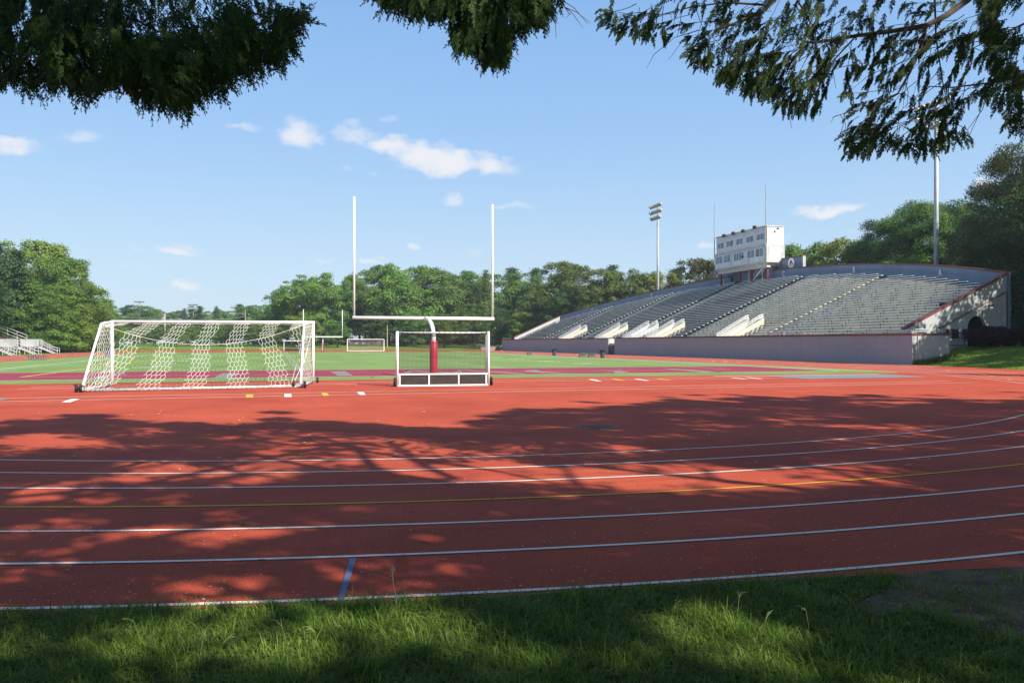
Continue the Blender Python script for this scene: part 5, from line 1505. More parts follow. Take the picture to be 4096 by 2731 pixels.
def tree_px(label, xd, ytop, Z, wf, crown, leafm, group, name=None):
    """xd, ytop: place of the tree top in the photograph (2352 wide)"""
    px, py = xd * 1.7415, ytop * 1.7415
    x = (px - 2048) / FPX * Z; zb = terrain(x, Z); H = EYE + (HOR - py) / FPX * Z - zb
    nm = name or {'b': 'broadleaf_tree', 'l': 'broadleaf_tree', 'h': 'broadleaf_tree', 'p': 'pine_tree', 's': 'spruce_tree', 'u': 'shrub'}[crown[0]]
    return tree(nm, label, x, Z, zb - .1, H, wf, crown, leafm, group, 'shrub' if crown[0] == 'u' else 'tree')
ORD = ['first', 'second', 'third', 'fourth', 'fifth', 'sixth', 'seventh', 'eighth', 'ninth', 'tenth', 'eleventh', 'twelfth', 'thirteenth', 'fourteenth', 'fifteenth', 'sixteenth', 'seventeenth', 'eighteenth', 'nineteenth', 'twentieth', 'twenty-first', 'twenty-second', 'twenty-third', 'twenty-fourth', 'twenty-fifth', 'twenty-sixth', 'twenty-seventh', 'twenty-eighth']
KIND = {'b': 'rounded leafy tree', 'l': 'leafy tree', 'h': 'big leafy tree', 'p': 'pine', 's': 'pointed spruce', 'u': 'shrub'}
HUE = {'g': 'green', 'B': 'bright green', 'o': 'olive', 'd': 'dark green', 'p': 'blue green', 's': 'grey green', 'y': 'yellow green', 'n': 'brownish green'}
def row(items, where, group):
    items = sorted(items, key=lambda q: q[0])
    for i, q in enumerate(items):
        tree_px('%s %s, %s from left %s' % (HUE[q[5]], KIND[q[4][0]], ORD[i], where), *q, group)
row([(-8, 556, 138, .95, 'p0', 'p'), (38, 575, 128, .9, 'p1', 'p'), (-30, 620, 118, 1.2, 'p0', 'd'), (62, 546, 158, 1.0, 'l0', 'B'), (110, 556, 152, .95, 'l1', 'B'),
     (150, 584, 146, .95, 'l0', 'g'), (85, 640, 130, 1.15, 'l1', 'g'), (180, 650, 140, 1.1, 'l0', 'g'), (138, 668, 134, 1.3, 'l1', 'B'), (192, 616, 162, .9, 's0', 's'), (128, 574, 168, .8, 's0', 's'), (216, 680, 158, 1.3, 'l1', 'B'), (238, 704, 180, 1.25, 'l0', 'g')],
    'in the tall group behind the bleachers', 'trees behind the left bleachers')
row([(262, 718, 300, 1.2, 'b0', 'g'), (284, 706, 310, 1.1, 'b1', 'g'), (308, 697, 305, 1.1, 'b2', 'd'), (332, 700, 300, 1.1, 'b3', 'g'), (356, 708, 310, 1.2, 'b0', 'g'), (380, 712, 300, 1.2, 'b1', 'g'),
     (402, 710, 315, 1.1, 'b2', 'd'), (424, 707, 300, 1.0, 's0', 'p'), (441, 704, 320, 1.0, 'p0', 'p'), (458, 703, 300, .9, 'p1', 'p'), (476, 712, 310, 1.2, 'b3', 'B'), (497, 702, 300, .9, 's0', 'p'), (517, 708, 312, 1.2, 'b0', 'g'),
     (536, 712, 300, 1.3, 'b1', 'g'), (552, 699, 316, 1.0, 'p0', 'p'), (570, 700, 305, 1.2, 'b2', 'g'), (592, 699, 300, 1.2, 'b3', 'g'), (612, 694, 300, 1.2, 'b0', 'g')],
    'in the distant line above the soccer goal', 'low distant tree line')
row([(272, 742, 225, 1.2, 'b1', 'B'), (312, 752, 220, 1.2, 'b0', 'g'), (352, 748, 222, 1.25, 'b2', 'g'), (392, 750, 216, 1.3, 'b3', 'g'), (432, 746, 220, 1.3, 'b0', 'B'), (470, 744, 218, 1.3, 'b1', 'g'), (508, 745, 222, 1.25, 'b2', 'g'),
     (545, 742, 218, 1.3, 'b3', 'd'), (584, 740, 220, 1.3, 'b0', 'g'), (622, 738, 218, 1.2, 'b1', 'g')],
    'among young lawn trees seen below the crossbar', 'young trees on the far lawn')
row([(636, 672, 248, 1.0, 'p0', 'p'), (660, 656, 240, 1.0, 'b1', 'g'), (692, 634, 232, 1.0, 'b0', 'B'), (722, 622, 226, 1.05, 'b3', 'B'), (760, 640, 236, 1.0, 'b2', 'g'), (792, 634, 232, 1.0, 'b1', 'g'), (826, 632, 246, .95, 'b0', 'g'),
     (856, 612, 236, .95, 'b3', 'g'), (892, 604, 240, .95, 'b2', 'g'), (928, 595, 230, 1.0, 'b1', 'B'), (962, 606, 240, .9, 'b0', 'B'), (994, 611, 236, .95, 'b3', 'g'), (1028, 616, 240, .95, 'b2', 'd'), (1058, 614, 234, 1.0, 'b1', 'g'), (1088, 620, 242, .9, 'b0', 'g'),
     (1116, 618, 226, .8, 's0', 'o'), (1148, 622, 246, .95, 'b3', 'g'), (1178, 616, 260, .9, 'p0', 'p'), (1206, 624, 246, .95, 'b2', 'g'), (1232, 617, 262, .9, 'p1', 'p'), (1246, 640, 240, 1.0, 'b1', 'g')],
    'in the tall wood behind the football goal', 'tall wood behind the football goal')
row([(700, 720, 214, 1.1, 'b1', 'B'), (775, 735, 210, 1.2, 'b2', 'g'), (860, 715, 222, 1.2, 'b0', 'd'), (950, 712, 220, 1.2, 'b3', 'g'), (1020, 716, 208, 1.1, 'b2', 'o'), (1090, 690, 212, 1.0, 'b0', 'o'), (1155, 706, 198, 1.25, 'l1', 'd'), (1205, 714, 192, 1.3, 'l0', 'g'), (1250, 690, 204, 1.0, 'b1', 'd')],
    'in the lower front rank of the wood', 'front rank of the wood')
row([(655, 752, 262, 1.3, 'u0', 'd'), (720, 750, 258, 1.5, 'u0', 'd'), (790, 752, 262, 1.5, 'u0', 'd'), (862, 750, 260, 1.5, 'u0', 'd'), (934, 750, 264, 1.5, 'u0', 'd'), (1004, 748, 262, 1.5, 'u0', 'd'), (1070, 750, 262, 1.5, 'u0', 'd'), (1138, 752, 262, 1.5, 'u0', 'd'), (1200, 750, 258, 1.5, 'u0', 'd'),
     (250, 762, 262, 1.5, 'u0', 'd'), (330, 764, 268, 1.5, 'u0', 'g'), (420, 764, 268, 1.5, 'u0', 'g'), (510, 762, 268, 1.5, 'u0', 'd'), (595, 762, 268, 1.5, 'u0', 'd')],
    'in the undergrowth below the far trees', 'undergrowth at the foot of the far trees')
row([(1282, 598, 196, .95, 'l0', 'o'), (1320, 598, 190, .95, 'l1', 'o'), (1300, 650, 182, 1.0, 'l1', 'd'), (1375, 614, 186, .95, 'l0', 'o'), (1408, 610, 225, .85, 'p1', 'p'), (1392, 640, 184, 1.0, 'l1', 'o'), (1452, 617, 184, .9, 'l1', 'o'), (1486, 622, 182, .95, 'l0', 'o'),
     (1520, 618, 180, .9, 'l1', 'y'), (1553, 618, 215, .9, 'p0', 'p'), (1592, 589, 172, .85, 'l0', 'n'), (1626, 596, 170, .9, 'l1', 'n'), (1660, 612, 176, .9, 'l0', 'o')],
    'behind the far half of the grandstand', 'trees behind the far half of the grandstand')
row([(1795, 566, 150, 1.0, 'l0', 'g'), (1832, 575, 140, .95, 'l1', 'g'), (1868, 551, 132, .9, 'l0', 'g'), (1905, 566, 130, .9, 'l1', 'g'), (1950, 542, 124, .85, 'l0', 'y'), (1986, 546, 122, .85, 'l1', 'y'), (1925, 590, 120, 1.0, 'l1', 'o'), (2012, 545, 116, .85, 'l0', 'g'), (2052, 500, 116, .85, 'h1', 'd'),
     (2104, 468, 112, .85, 'h0', 'g'), (2158, 452, 109, .85, 'h1', 'g'), (2214, 462, 108, .85, 'h0', 'd'), (2082, 540, 118, 1.0, 'h1', 'd'), (2262, 490, 104, .9, 'h1', 'd')],
    'behind the near half of the grandstand', 'trees behind the near half of the grandstand')
row([(2366, 330, 83, .72, 'h0', 'n'), (2300, 425, 95, .7, 'h1', 'd'), (2430, 300, 80, .8, 'h1', 'd'), (2330, 520, 92, .9, 'h0', 'd')],
    'towering at the right picture edge', 'large trees at the right edge')
row([(2345, 705, 118, 1.2, 'l0', 'B'), (2318, 735, 140, 1.2, 'l1', 'B')], 'low in the gap beyond the archway at right', 'low sunlit trees beyond the archway')
# trees that stand just outside the picture on the right and shade the bank, the wall and the track
def tree_xy(label, x, y, H, wf, crown, lm): tree({'s': 'spruce_tree'}.get(crown[0], 'broadleaf_tree'), label, x, y, 0, H, wf, crown, lm, None)
tree_xy('broadleaf tree outside the picture right of the bank, nearest the stone steps', 46.0, 54.0, 20, .85, 'b1', 'g')
tree_xy('broadleaf tree outside the picture right of the bank, farthest from the camera', 54.5, 58.5, 22, .75, 'b0', 'g')
tree_xy('broadleaf tree outside the picture right of the bank, closest to the red track', 47.5, 42.0, 17, .9, 'b2', 'g')
tree_xy('very tall broadleaf tree outside the picture shading the big right edge trees', 62.0, 63.0, 29, .62, 'b3', 'g')
tree_xy('spruce outside the picture whose shadow tip crosses the red track at right', 39.2, 28.4, 17.5, .7, 's0', 's')

# purple hedge and weeds
def hedge(label, u0, u1, v0, v1, z0, z1, n, lm, seed):
    g = np.random.default_rng(seed); nb = 34
    t = thing('hedge', label, 'hedge', ((u0 + u1) / 2, (v0 + v1) / 2, z0))
    bc = np.c_[g.uniform(u0 + .3, u1 - .3, nb), g.uniform(v0 + .3, v1 - .3, nb), g.uniform(z0 + .35, z1 - .3, nb)]; br = g.uniform(.34, .55, nb)
    idx = g.integers(0, nb, n); d = g.normal(size=(n, 3)); d /= np.linalg.norm(d, axis=1, keepdims=True)
    C = bc[idx] + d * (br[idx] * g.uniform(.5, 1.1, n))[:, None]; C[:, 2] = np.clip(C[:, 2], z0 - .1, z1 + g.normal(size=n) * .05)
    V, F = quads_from(C - np.array(OFF[t]), d + g.normal(size=d.shape) * .6, g.uniform(.05, .12, n), 1.5, g)
    o = np_mesh('foliage', V, F, lm, t); return t
hedge('dense dark purple hedge in front of the archway wall', 51.6, 57.3, 48.2, 50.2, 1.25, 2.95, 26000, L_hedge, 3)
hedge('lower reddish shrub at the right picture edge beside the dark purple hedge', 58.0, 60.5, 47.5, 49.5, 1.2, 2.35, 8000, L_brown, 5)
# grass blades
def blades(n, xy, z, hmin, hmax, wid, m, name, seed, lean=.6, field=False, droop=.5):
    g = np.random.default_rng(seed); n = len(xy)
    h = g.uniform(hmin, hmax, n) * g.uniform(.6, 1.1, n); a = g.uniform(0, 2 * np.pi, n); ln = g.uniform(.1, 1, n) * lean * h
    dx, dy = np.cos(a), np.sin(a); b = a + np.pi / 2 + g.uniform(-.5, .5, n); wx, wy = np.cos(b) * wid * .5, np.sin(b) * wid * .5
    w = g.uniform(.6, 1.3, n)
    V = np.zeros((n, 8, 3)); ts = (0, .42, .78, 1.0); ws = (1.0, .85, .5, .06)
    for i, (t, q) in enumerate(zip(ts, ws)):
        px_ = xy[:, 0] + dx * ln * t ** 1.8; py_ = xy[:, 1] + dy * ln * t ** 1.8; pz = z + h * (t - droop * .45 * t ** 2.6 * (ln / np.maximum(h, 1e-6)))
        V[:, 2 * i] = np.c_[px_ + wx * w * q, py_ + wy * w * q, pz]; V[:, 2 * i + 1] = np.c_[px_ - wx * w * q, py_ - wy * w * q, pz]
    base = (np.arange(n) * 8)[:, None]
    F = np.concatenate([base + np.array([[2 * i, 2 * i + 1, 2 * i + 3, 2 * i + 2]]) for i in range(3)], 0)
    # keep each blade's faces together
    o = np_mesh(name, V.reshape(-1, 3), F, m)
    if field: o.rotation_euler = (0, 0, TH)
    return o
G_near = leaf_mat('near_grass_blades', (.090, .175, .022), (.160, .285, .032), (.33, .40, .09), .4, .5)
G_bank = leaf_mat('bank_grass_blades', (.10, .17, .022), (.15, .245, .03), (.21, .30, .05), .35, .6)
g = np.random.default_rng(8)
N_ = 42000; uu = g.uniform(40.5, 62, N_); vv = g.uniform(26, 52, N_)
zz = np.array([bank_h(a, b) for a, b in zip(uu, vv)]); ok = (zz > 0) & ~((uu < 49.8) & (vv > 49.1)); uu, vv, zz = uu[ok], vv[ok], zz[ok]
o = blades(0, np.c_[uu, vv], zz - .02, .06, .13, .035, G_bank, 'bank_grass', 5, .5, True); tag(o, kind='stuff', label='short sunlit grass covering the bank below the archway wall', cat='grass')
uu = 46.1 + g.uniform(0, 1, 2600) ** 1.2 * 3.6; vv = 49.15 - np.abs(g.normal(size=2600)) * .28
zz = np.array([max(bank_h(a, b), 0) for a, b in zip(uu, vv)])
o = blades(0, np.c_[uu, vv], zz - .03, .15, .55, .03, G_bank, 'weeds', 6, .5, True); tag(o, kind='stuff', label='ragged weeds along the foot of the pale return wall', cat='weeds')
# ============================================================ FOREGROUND GRASS, DIRT, LITTER
rng5 = np.random.default_rng(21)
EDGE = [(-400, 2462), (0, 2452), (500, 2440), (900, 2428), (1400, 2412), (1800, 2396), (2100, 2378), (2400, 2356), (2800, 2332), (3200, 2312), (3600, 2294), (4096, 2272), (4500, 2255)]
def edge_y(px): return np.interp(px, [e[0] for e in EDGE], [e[1] for e in EDGE])
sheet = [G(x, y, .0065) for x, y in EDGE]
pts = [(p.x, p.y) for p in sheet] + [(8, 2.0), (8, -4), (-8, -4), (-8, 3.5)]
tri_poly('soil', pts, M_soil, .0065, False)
dp = [(3600, 2300), (3700, 2290), (3800, 2282), (4096, 2270), (4400, 2262), (4700, 2400), (4400, 2640), (4150, 2590), (3980, 2560), (3800, 2500), (3760, 2470), (3640, 2440), (3520, 2470), (3400, 2430), (3540, 2360)]
tri_poly('bare_dirt', [(G(x, y).x, G(x, y).y) for x, y in dp], M_dirt, .0105, False)
def in_dirt(px, py):
    n = len(dp); ins = np.zeros(len(px), bool); j = n - 1
    for i in range(n):
        xi, yi = dp[i]; xj, yj = dp[j]
        c = ((yi > py) != (yj > py)) & (px < (xj - xi) * (py - yi) / (yj - yi + 1e-9) + xi)
        ins ^= c; j = i
    return ins
def proj(X, Y): return 2048 + FPX * X / Y, HOR + FPX * EYE / Y
n = 118000
Y = rng5.uniform(3.35, 5.75, n); X = rng5.uniform(-1, 1, n) * (Y * .643 + .45)
px, py = proj(X, Y); cl = np.sin(X * 5.1 + np.sin(Y * 7)) * .5 + np.sin(X * 13 + Y * 9) * .35 + rng5.normal(size=n) * .45
ey = edge_y(px) + cl * 7 + np.where(px > 2000, 8, 0)
keep = (py > ey) & (rng5.uniform(size=n) < .80 + .2 * np.tanh(cl))
ind = in_dirt(px, py); keep &= ~ind | (rng5.uniform(size=n) < .05 + .30 * (cl > .55) + .25 * (px < 3500))
X, Y, px, py, cl = X[keep], Y[keep], px[keep], py[keep], cl[keep]
near_edge = np.clip((py - edge_y(px)) / 60, 0, 1)
XY = np.c_[X, Y]
tall = (cl > .5)
o = blades(0, XY[~tall], .004, .035, .10, .0046, G_near, 'lawn_grass', 31, 2.0, droop=1.0); tag(o, kind='stuff', label='lush uncut grass along the bottom edge of the picture', cat='grass')
o2 = blades(0, XY[tall], .004, .05, .16, .0050, G_near, 'tall_grass', 32, 1.5, droop=.8); tag(o2, kind='stuff', label='longer tufts standing up out of the shaded foreground grass', cat='grass')
# wide soft leaves low in the sward
m = rng5.uniform(size=len(XY)) < .10
o3 = blades(0, XY[m], .01, .03, .075, .011, leaf_mat('broad_grass_leaves', (.10, .17, .02), (.16, .25, .03), (.23, .32, .05), .4), 'crab_grass', 33, 1.6, droop=1.0); tag(o3, kind='stuff', label='broad crab grass leaves low in the foreground grass', cat='grass')
# seed stalks: thin pale stems in fans
M_stalk = mat('seed_stalk', (.26, .31, .12), .7, .2, 9)
mb = MB(); rs = random.Random(12); spots = []
for i in range(24):
    Yq = rs.uniform(3.9, 5.2); Xq = rs.uniform(-1, 1) * Yq * .64; a, b = proj(Xq, Yq)
    if b < edge_y(a) + 12 or bool(in_dirt(np.array([a]), np.array([b]))[0]): continue
    h = rs.uniform(.10, .20); an = rs.uniform(0, 6.28); l = rs.uniform(.02, .10)
    top = (Xq + l * math.cos(an), Yq + l * math.sin(an), h); mid = (Xq + l * .4 * math.cos(an), Yq + l * .4 * math.sin(an), h * .55)
    mb.tube([(Xq, Yq, 0), mid, top], .0011, 3, cap=False)
    for k in range(rs.randint(3, 5)):
        a2 = an + rs.uniform(-1.1, 1.1); L = rs.uniform(.04, .075)
        mb.tube([top, (top[0] + L * .5 * math.cos(a2), top[1] + L * .5 * math.sin(a2), top[2] + L * .45), (top[0] + L * math.cos(a2), top[1] + L * math.sin(a2), top[2] + L * .5)], .0011, 3, cap=False)
o = build('seed_stalks', mb, M_stalk); tag(o, kind='stuff', label='thin pale seed stalks rising in fans from the foreground grass', cat='grass')
# dandelion
def gp(x, y): p = G(x, y); return p
d = gp(1590, 2440); D0 = Vector((d.x, d.y, 0)); h = .30
t = thing('dandelion', 'single tall dandelion clock on a bent pale stem at the edge of the track', 'flower', tuple(D0), False)
sc = D0.y / FPX
mb = MB(); pts = [D0 + Vector((dx * sc, 0, dz * sc)) for dx, dz in ((0, 0), (-8, 70), (-22, 130), (-19, 160), (-17, 130 + 30))]
pts = [D0, D0 + Vector((-7 * sc, 0, 60 * sc)), D0 + Vector((-16 * sc, 0, 105 * sc)), D0 + Vector((-20 * sc, 0, 145 * sc)), D0 + Vector((-19 * sc, 0, 160 * sc))]
mb.tube(pts, .0026, 7); build('stem', mb, mat('pale_stem', (.50, .55, .25), .5, .1, 9), t, smooth=True)
hc = pts[-1] + Vector((0, 0, .006)); mb = MB(); rd = random.Random(2)
mb.lathe(tuple(hc - Vector((0, 0, .004))), [(.002, -.006), (.006, -.002), (.004, .006)], 8)
for i in range(90):
    v = Vector((rd.gauss(0, 1), rd.gauss(0, 1), rd.gauss(.5, 1))).normalized(); mb.tube([hc, hc + v * .012], .0004, 3, cap=False)
    q = hc + v * .013; mb.tube([q, q + v * .003], [.0022, .0004], 4, cap=False)
build('seed_head', mb, mat('fluffy_seed', (.45, .38, .36), .9, .2, 60), t)
# litter on the track: chips, leaf bits, twigs
M_chip = mat('pale_litter', (.42, .33, .24), .8, .5, 30, col2=(.7, .62, .5)); M_twig = mat('twig', (.12, .085, .06), .9, .3, 30)
mb = MB(); rl = random.Random(77)
for i in range(2600):
    Yq = 4.9 + rl.random() ** 1.7 * 17; Xq = rl.uniform(-1, 1) * Yq * .66
    L = rl.uniform(.004, .013); w = L * rl.uniform(.2, .6); a = rl.uniform(0, 3.14); c, s = math.cos(a), math.sin(a); z = .012 + rl.uniform(0, .003)
    if proj(Xq, Yq)[1] > edge_y(proj(Xq, Yq)[0]): continue
    mb.quad((Xq - L * c - w * s, Yq - L * s + w * c, z), (Xq - L * c + w * s, Yq - L * s - w * c, z + .003), (Xq + L * c + w * s, Yq + L * s - w * c, z), (Xq + L * c - w * s, Yq + L * s + w * c, z + .004))
for i in range(150):
    Yq = 10 + rl.random() * 40; Xq = rl.uniform(-.6, .65) * Yq; L = rl.uniform(.02, .06)
    a = rl.uniform(0, 3.14); c, s = math.cos(a), math.sin(a); w = L * .4
    mb.quad((Xq - L * c - w * s, Yq - L * s + w * c, .03), (Xq - L * c + w * s, Yq - L * s - w * c, .035), (Xq + L * c + w * s, Yq + L * s - w * c, .03), (Xq + L * c - w * s, Yq + L * s + w * c, .04))
o = build('litter', mb, M_chip); tag(o, kind='stuff', label='scattered pale leaf chips and seeds on the red surface', cat='litter')
mb = MB()
for i in range(120):
    Yq = 5 + rl.random() ** 1.6 * 13; Xq = rl.uniform(-1, 1) * Yq * .64; L = rl.uniform(.02, .10); a = rl.uniform(0, 3.14); q = (Xq + L * math.cos(a), Yq + L * math.sin(a) , .018)
    if proj(Xq, Yq)[1] > edge_y(proj(Xq, Yq)[0]) - 10: continue
    mb.tube([(Xq, Yq, .014), ((Xq + q[0]) / 2 + rl.uniform(-.01, .01), (Yq + q[1]) / 2, .022), q], .0022, 4)
o = build('twigs', mb, M_twig); tag(o, kind='stuff', label='small dark twigs lying across the shaded lanes', cat='twigs')
mb = MB()
for i in range(420):
    x_ = rl.uniform(3200, 4200); y_ = rl.uniform(2290, 2600)
    if not in_dirt(np.array([x_]), np.array([y_]))[0]: continue
    p = G(x_, y_); r = rl.uniform(.003, .011); mb.lathe((p.x, p.y, .010), [(r * .7, 0), (r, r * .4), (r * .5, r * .9)], 5)
o = build('gravel', mb, M_stone); tag(o, kind='stuff', label='loose pebbles on the bare dirt patch at lower right', cat='gravel')
for (x, y, nm, lab, hh, nn, mm) in ((1189, 1822, 'weed', 'small green weed growing through the red surface inside the lane lines', .05, 90, G_near), (1690, 1563, 'dry_grass_tuft', 'flat dry grass tuft lying in front of the field hockey goal', .04, 260, M_stalk),
                                    (950, 2103, 'weed', 'tiny weed at a white lane line, centre left of the shade', .03, 40, G_near)):
    p = G(x, y); g = np.random.default_rng(x); k = .35 if nm != 'weed' else .10
    xy = np.c_[g.normal(size=nn) * k, g.normal(size=nn) * k * .35]
    o = blades(0, xy, .008, .02, hh, .008, mm, nm, x, 2.5); o.location = (p.x, p.y, 0); tag(o, lab, 'weed' if nm == 'weed' else 'grass tuft')
p = G(1290, 1527); mb = MB(); mb.lathe((0, 0, .012), [(.10, 0), (.11, .015), (.05, .03)], 14); 
p = G(1490, 1510); o = build('marker_disc', mb, mat('red_plastic', (.6, .06, .05), .5, .1, 9)); o.location = (p.x, p.y, 0); tag(o, 'small red marker disc on the green strip left of the hockey goal', 'marker')

# ============================================================ HEMLOCKS OVER THE CAMERA
L_hem = leaf_mat('hemlock_needles', (.022, .052, .016), (.038, .082, .022), (.085, .135, .032), .4, .6)
def pip(poly, x, y):
    ins = False; j = len(poly) - 1
    for i in range(len(poly)):
        xi, yi = poly[i]; xj, yj = poly[j]
        if (yi > y) != (yj > y) and x < (xj - xi) * (y - yi) / (yj - yi + 1e-9) + xi: ins = not ins
        j = i
    return ins
HV = {}; 
def spray_quads(out, base, dirv, L, up, g, fine=1.0):
    """a drooping hemlock twig: thin stem, short slender side shoots that shorten to a pointed tip"""
    d = dirv.normalized(); s = d.cross(up)
    s = s.normalized() if s.length > .1 else Vector((1, 0, 0))
    n = 10; prev = base.copy(); cur = d.copy(); w = .0042 * fine
    def strip(a, b, ww, nrm):
        t = (b - a); sd = t.cross(nrm)
        if sd.length < 1e-7: return
        sd = sd.normalized() * ww; m_ = a.lerp(b, .4)
        out.extend([a, m_ - sd, b, m_ + sd])
    nrm = s.cross(d).normalized(); bend_ = g.uniform(.04, .13)
    for i in range(n):
        t = (i + 1) / n; cur = (cur + Vector((0, 0, -bend_))).normalized(); nx_ = prev + cur * (L / n)
        strip(prev, nx_ + cur * .012, w * (1.7 - .7 * t), nrm)
        for sg in (-1, 1):
            l = (L * .30 * (1 - t) ** .8 * g.uniform(.6, 1.2) + .016) * (1 if t > .1 else .6)
            sd = (s * sg * .62 + cur * .85 + Vector((0, 0, -.18)) + nrm * g.uniform(-.3, .3)).normalized()
            a = prev.lerp(nx_, g.random()); e = a + sd * l
            strip(a, e, w * 1.25, nrm)
            if l > .045:
                for q in (.3, .6):
                    c = a.lerp(e, q)
                    for s2 in (-1, 1):
                        dd = (sd * .8 + s * s2 * .6).normalized(); strip(c, c + dd * l * .34, w * 1.05, nrm)
        prev = nx_
def mass(polys, dist, L, dirf, seed, out, hole=None):
    g = random.Random(seed)
    for poly, count in polys:
        xs_ = [p[0] for p in poly]; ys_ = [p[1] for p in poly]; k = 0; tries = 0
        while k < count and tries < count * 20:
            tries += 1
            x, y = g.uniform(min(xs_), max(xs_)), g.uniform(min(ys_), max(ys_))
            if not pip(poly, x, y): continue
            if hole and hole(x, y, g): continue
            k += 1
            Z = g.uniform(*dist); p = PZ(x * D, y * D, Z)
            dv = Vector(dirf(x, y, g)); l = L * g.uniform(.6, 1.15); 
            base = p - dv.normalized() * l * .75
            spray_quads(out, base, dv, l, Vector((g.uniform(-.6, .6), -1, g.uniform(-.2, .8))), g)
A_dense = [(-60, -30), (230, -30), (250, 30), (300, 95), (420, 108), (510, 62), (560, 30), (600, 40), (640, 62), (688, 50), (650, 80), (655, 118), (640, 150), (590, 152), (575, 168), (530, 165), (500, 190), (465, 215), (420, 248), (335, 240), (292, 205), (250, 195), (215, 222), (160, 212), (135, 192), (70, 200), (-60, 195)]
A_sparse = [(225, -20), (600, -20), (650, 55), (520, 70), (430, 112), (300, 100)]
B_dense = [(850, -30), (1285, -30), (1262, 20), (1240, 60), (1210, 62), (1170, 92), (1152, 110), (1160, 140), (1112, 150), (1092, 115), (1045, 112), (1048, 92), (1070, 70), (1070, 38), (950, 38), (905, 20), (875, 15)]
B_tip = [(1040, 90), (1110, 60), (1160, 100), (1165, 145), (1112, 152), (1095, 118), (1045, 110)]
C_main = [(1380, -20), (2370, -20), (2370, 230), (2300, 225), (2270, 190), (2215, 300), (2175, 322), (2110, 340), (2078, 318), (1965, 338), (1950, 318), (1990, 262), (1960, 228), (1860, 244), (1805, 240), (1780, 205), (1700, 190), (1650, 150), (1605, 135), (1610, 100), (1540, 80), (1480, 66), (1440, 68), (1400, 40)]
C_dense = [(2230, -20), (2380, -20), (2380, 215), (2300, 205), (2260, 150)]
C_mid = [(1600, -20), (1900, -20), (1880, 60), (1760, 150), (1660, 140), (1620, 60)]
def holeC(x, y, g):
    v = math.sin(x * .021 + 1.3) * math.sin(y * .035 + x * .006) + .45 * math.sin(x * .055 + y * .05 + 2)
    return v < g.uniform(-.35, .35) 
def holeA(x, y, g):
    v = math.sin(x * .035 + .6) * math.sin(y * .05 + x * .01); return v < g.uniform(-.9, -.2)
def fringe(edge, step, dist, L, seed, out, spread=.85, up_=0):
    """pointed twigs along the lower rim; edge: (x, y, dx, dz) in photo units, dz down"""
    g = random.Random(seed)
    for (x0, y0, a0, b0), (x1, y1, a1, b1) in zip(edge[:-1], edge[1:]):
        n = max(1, int(math.hypot(x1 - x0, y1 - y0) / step))
        for i in range(n):
            for rep in range(2):
                t = (i + g.random()) / n; x, y = x0 + (x1 - x0) * t, y0 + (y1 - y0) * t
                dv = Vector((a0 + (a1 - a0) * t + g.uniform(-spread, spread), g.uniform(-.3, .3), -(b0 + (b1 - b0) * t) - g.uniform(-spread * .6, spread * .6)))
                p = PZ((x + g.uniform(-6, 6)) * D, (y - up_ + g.uniform(-12, 8)) * D, g.uniform(*dist)); l = L * g.uniform(.55, 1.15)
                spray_quads(out, p - dv.normalized() * l * .55, dv, l, Vector((g.uniform(-.4, .4), -1, g.uniform(-.2, .5))), g)
o1, o2_, o3_ = [], [], []
def holeA2(x, y, g):
    v = vn0(x * .03, y * .04) + .4 * vn0(x * .08, y * .09)
    up_ = max(0, 1 - abs(x - 430) / 210) * max(0, (105 - y) / 60) * .9
    return v < g.uniform(-.75, -.3) + up_
_l0 = np.random.default_rng(9).uniform(-1, 1, (128, 128))
def vn0(x, y):
    xi, yi = math.floor(x), math.floor(y); fx, fy = x - xi, y - yi; fx = fx * fx * (3 - 2 * fx); fy = fy * fy * (3 - 2 * fy)
    q = lambda i, j: _l0[(xi + i) % 128, (yi + j) % 128]
    return (q(0, 0) * (1 - fx) + q(1, 0) * fx) * (1 - fy) + (q(0, 1) * (1 - fx) + q(1, 1) * fx) * fy
def holeC2(x, y, g):
    v = .7 * vn0(x * .022 + 5, y * .034) + .5 * vn0(x * .055, y * .07 + 9); return v < g.uniform(-.12, .22)
def dirA(x, y, g): return (g.uniform(-.25, .55) + vn0(x * .02, y * .03) * .6 + (.5 if x > 470 else 0) - (.25 if x < 120 else 0) + (.35 if 360 < x < 470 else 0), g.uniform(-.4, .3), -g.uniform(.15, .9) + (.55 if x > 570 and y < 90 else 0))
mass([(A_dense, 1500)], (6.3, 7.8), .30, dirA, 1, o1, holeA2)
mass([(A_sparse, 130)], (6.8, 8.4), .26, lambda x, y, g: (g.uniform(-.3, .6), g.uniform(-.5, .3), -g.uniform(.2, 1.0)), 2, o1)
fringe([(-10, 196, -.3, .9), (57, 204, .1, 1), (118, 214, .2, 1), (134, 180, .2, 1), (152, 196, 0, 1), (184, 230, .1, 1), (215, 226, .4, 1), (236, 195, .2, 1), (271, 206, .3, 1), (290, 200, 0, 1), (324, 243, -.1, 1), (380, 254, .1, 1), (432, 262, .7, .8), (448, 220, .6, .8), (508, 222, .8, .7), (527, 188, .5, .8), (588, 176, .7, .8), (605, 162, .5, .8),
        (655, 153, .9, .7), (640, 122, .7, .8), (678, 115, 1, .7), (655, 82, .8, .6), (690, 62, 1, .2), (706, 50, 1, -.15), (640, 38, 1, -.1)], 9, (6.6, 7.6), .38, 21, o1, .85, 17)
mass([(B_dense, 800), (B_tip, 260)], (7.0, 8.4), .27, lambda x, y, g: (g.uniform(-.4, .4) + (.25 if x > 1150 else -.15), g.uniform(-.4, .3), -g.uniform(.45, 1.1)), 3, o2_, holeA2)
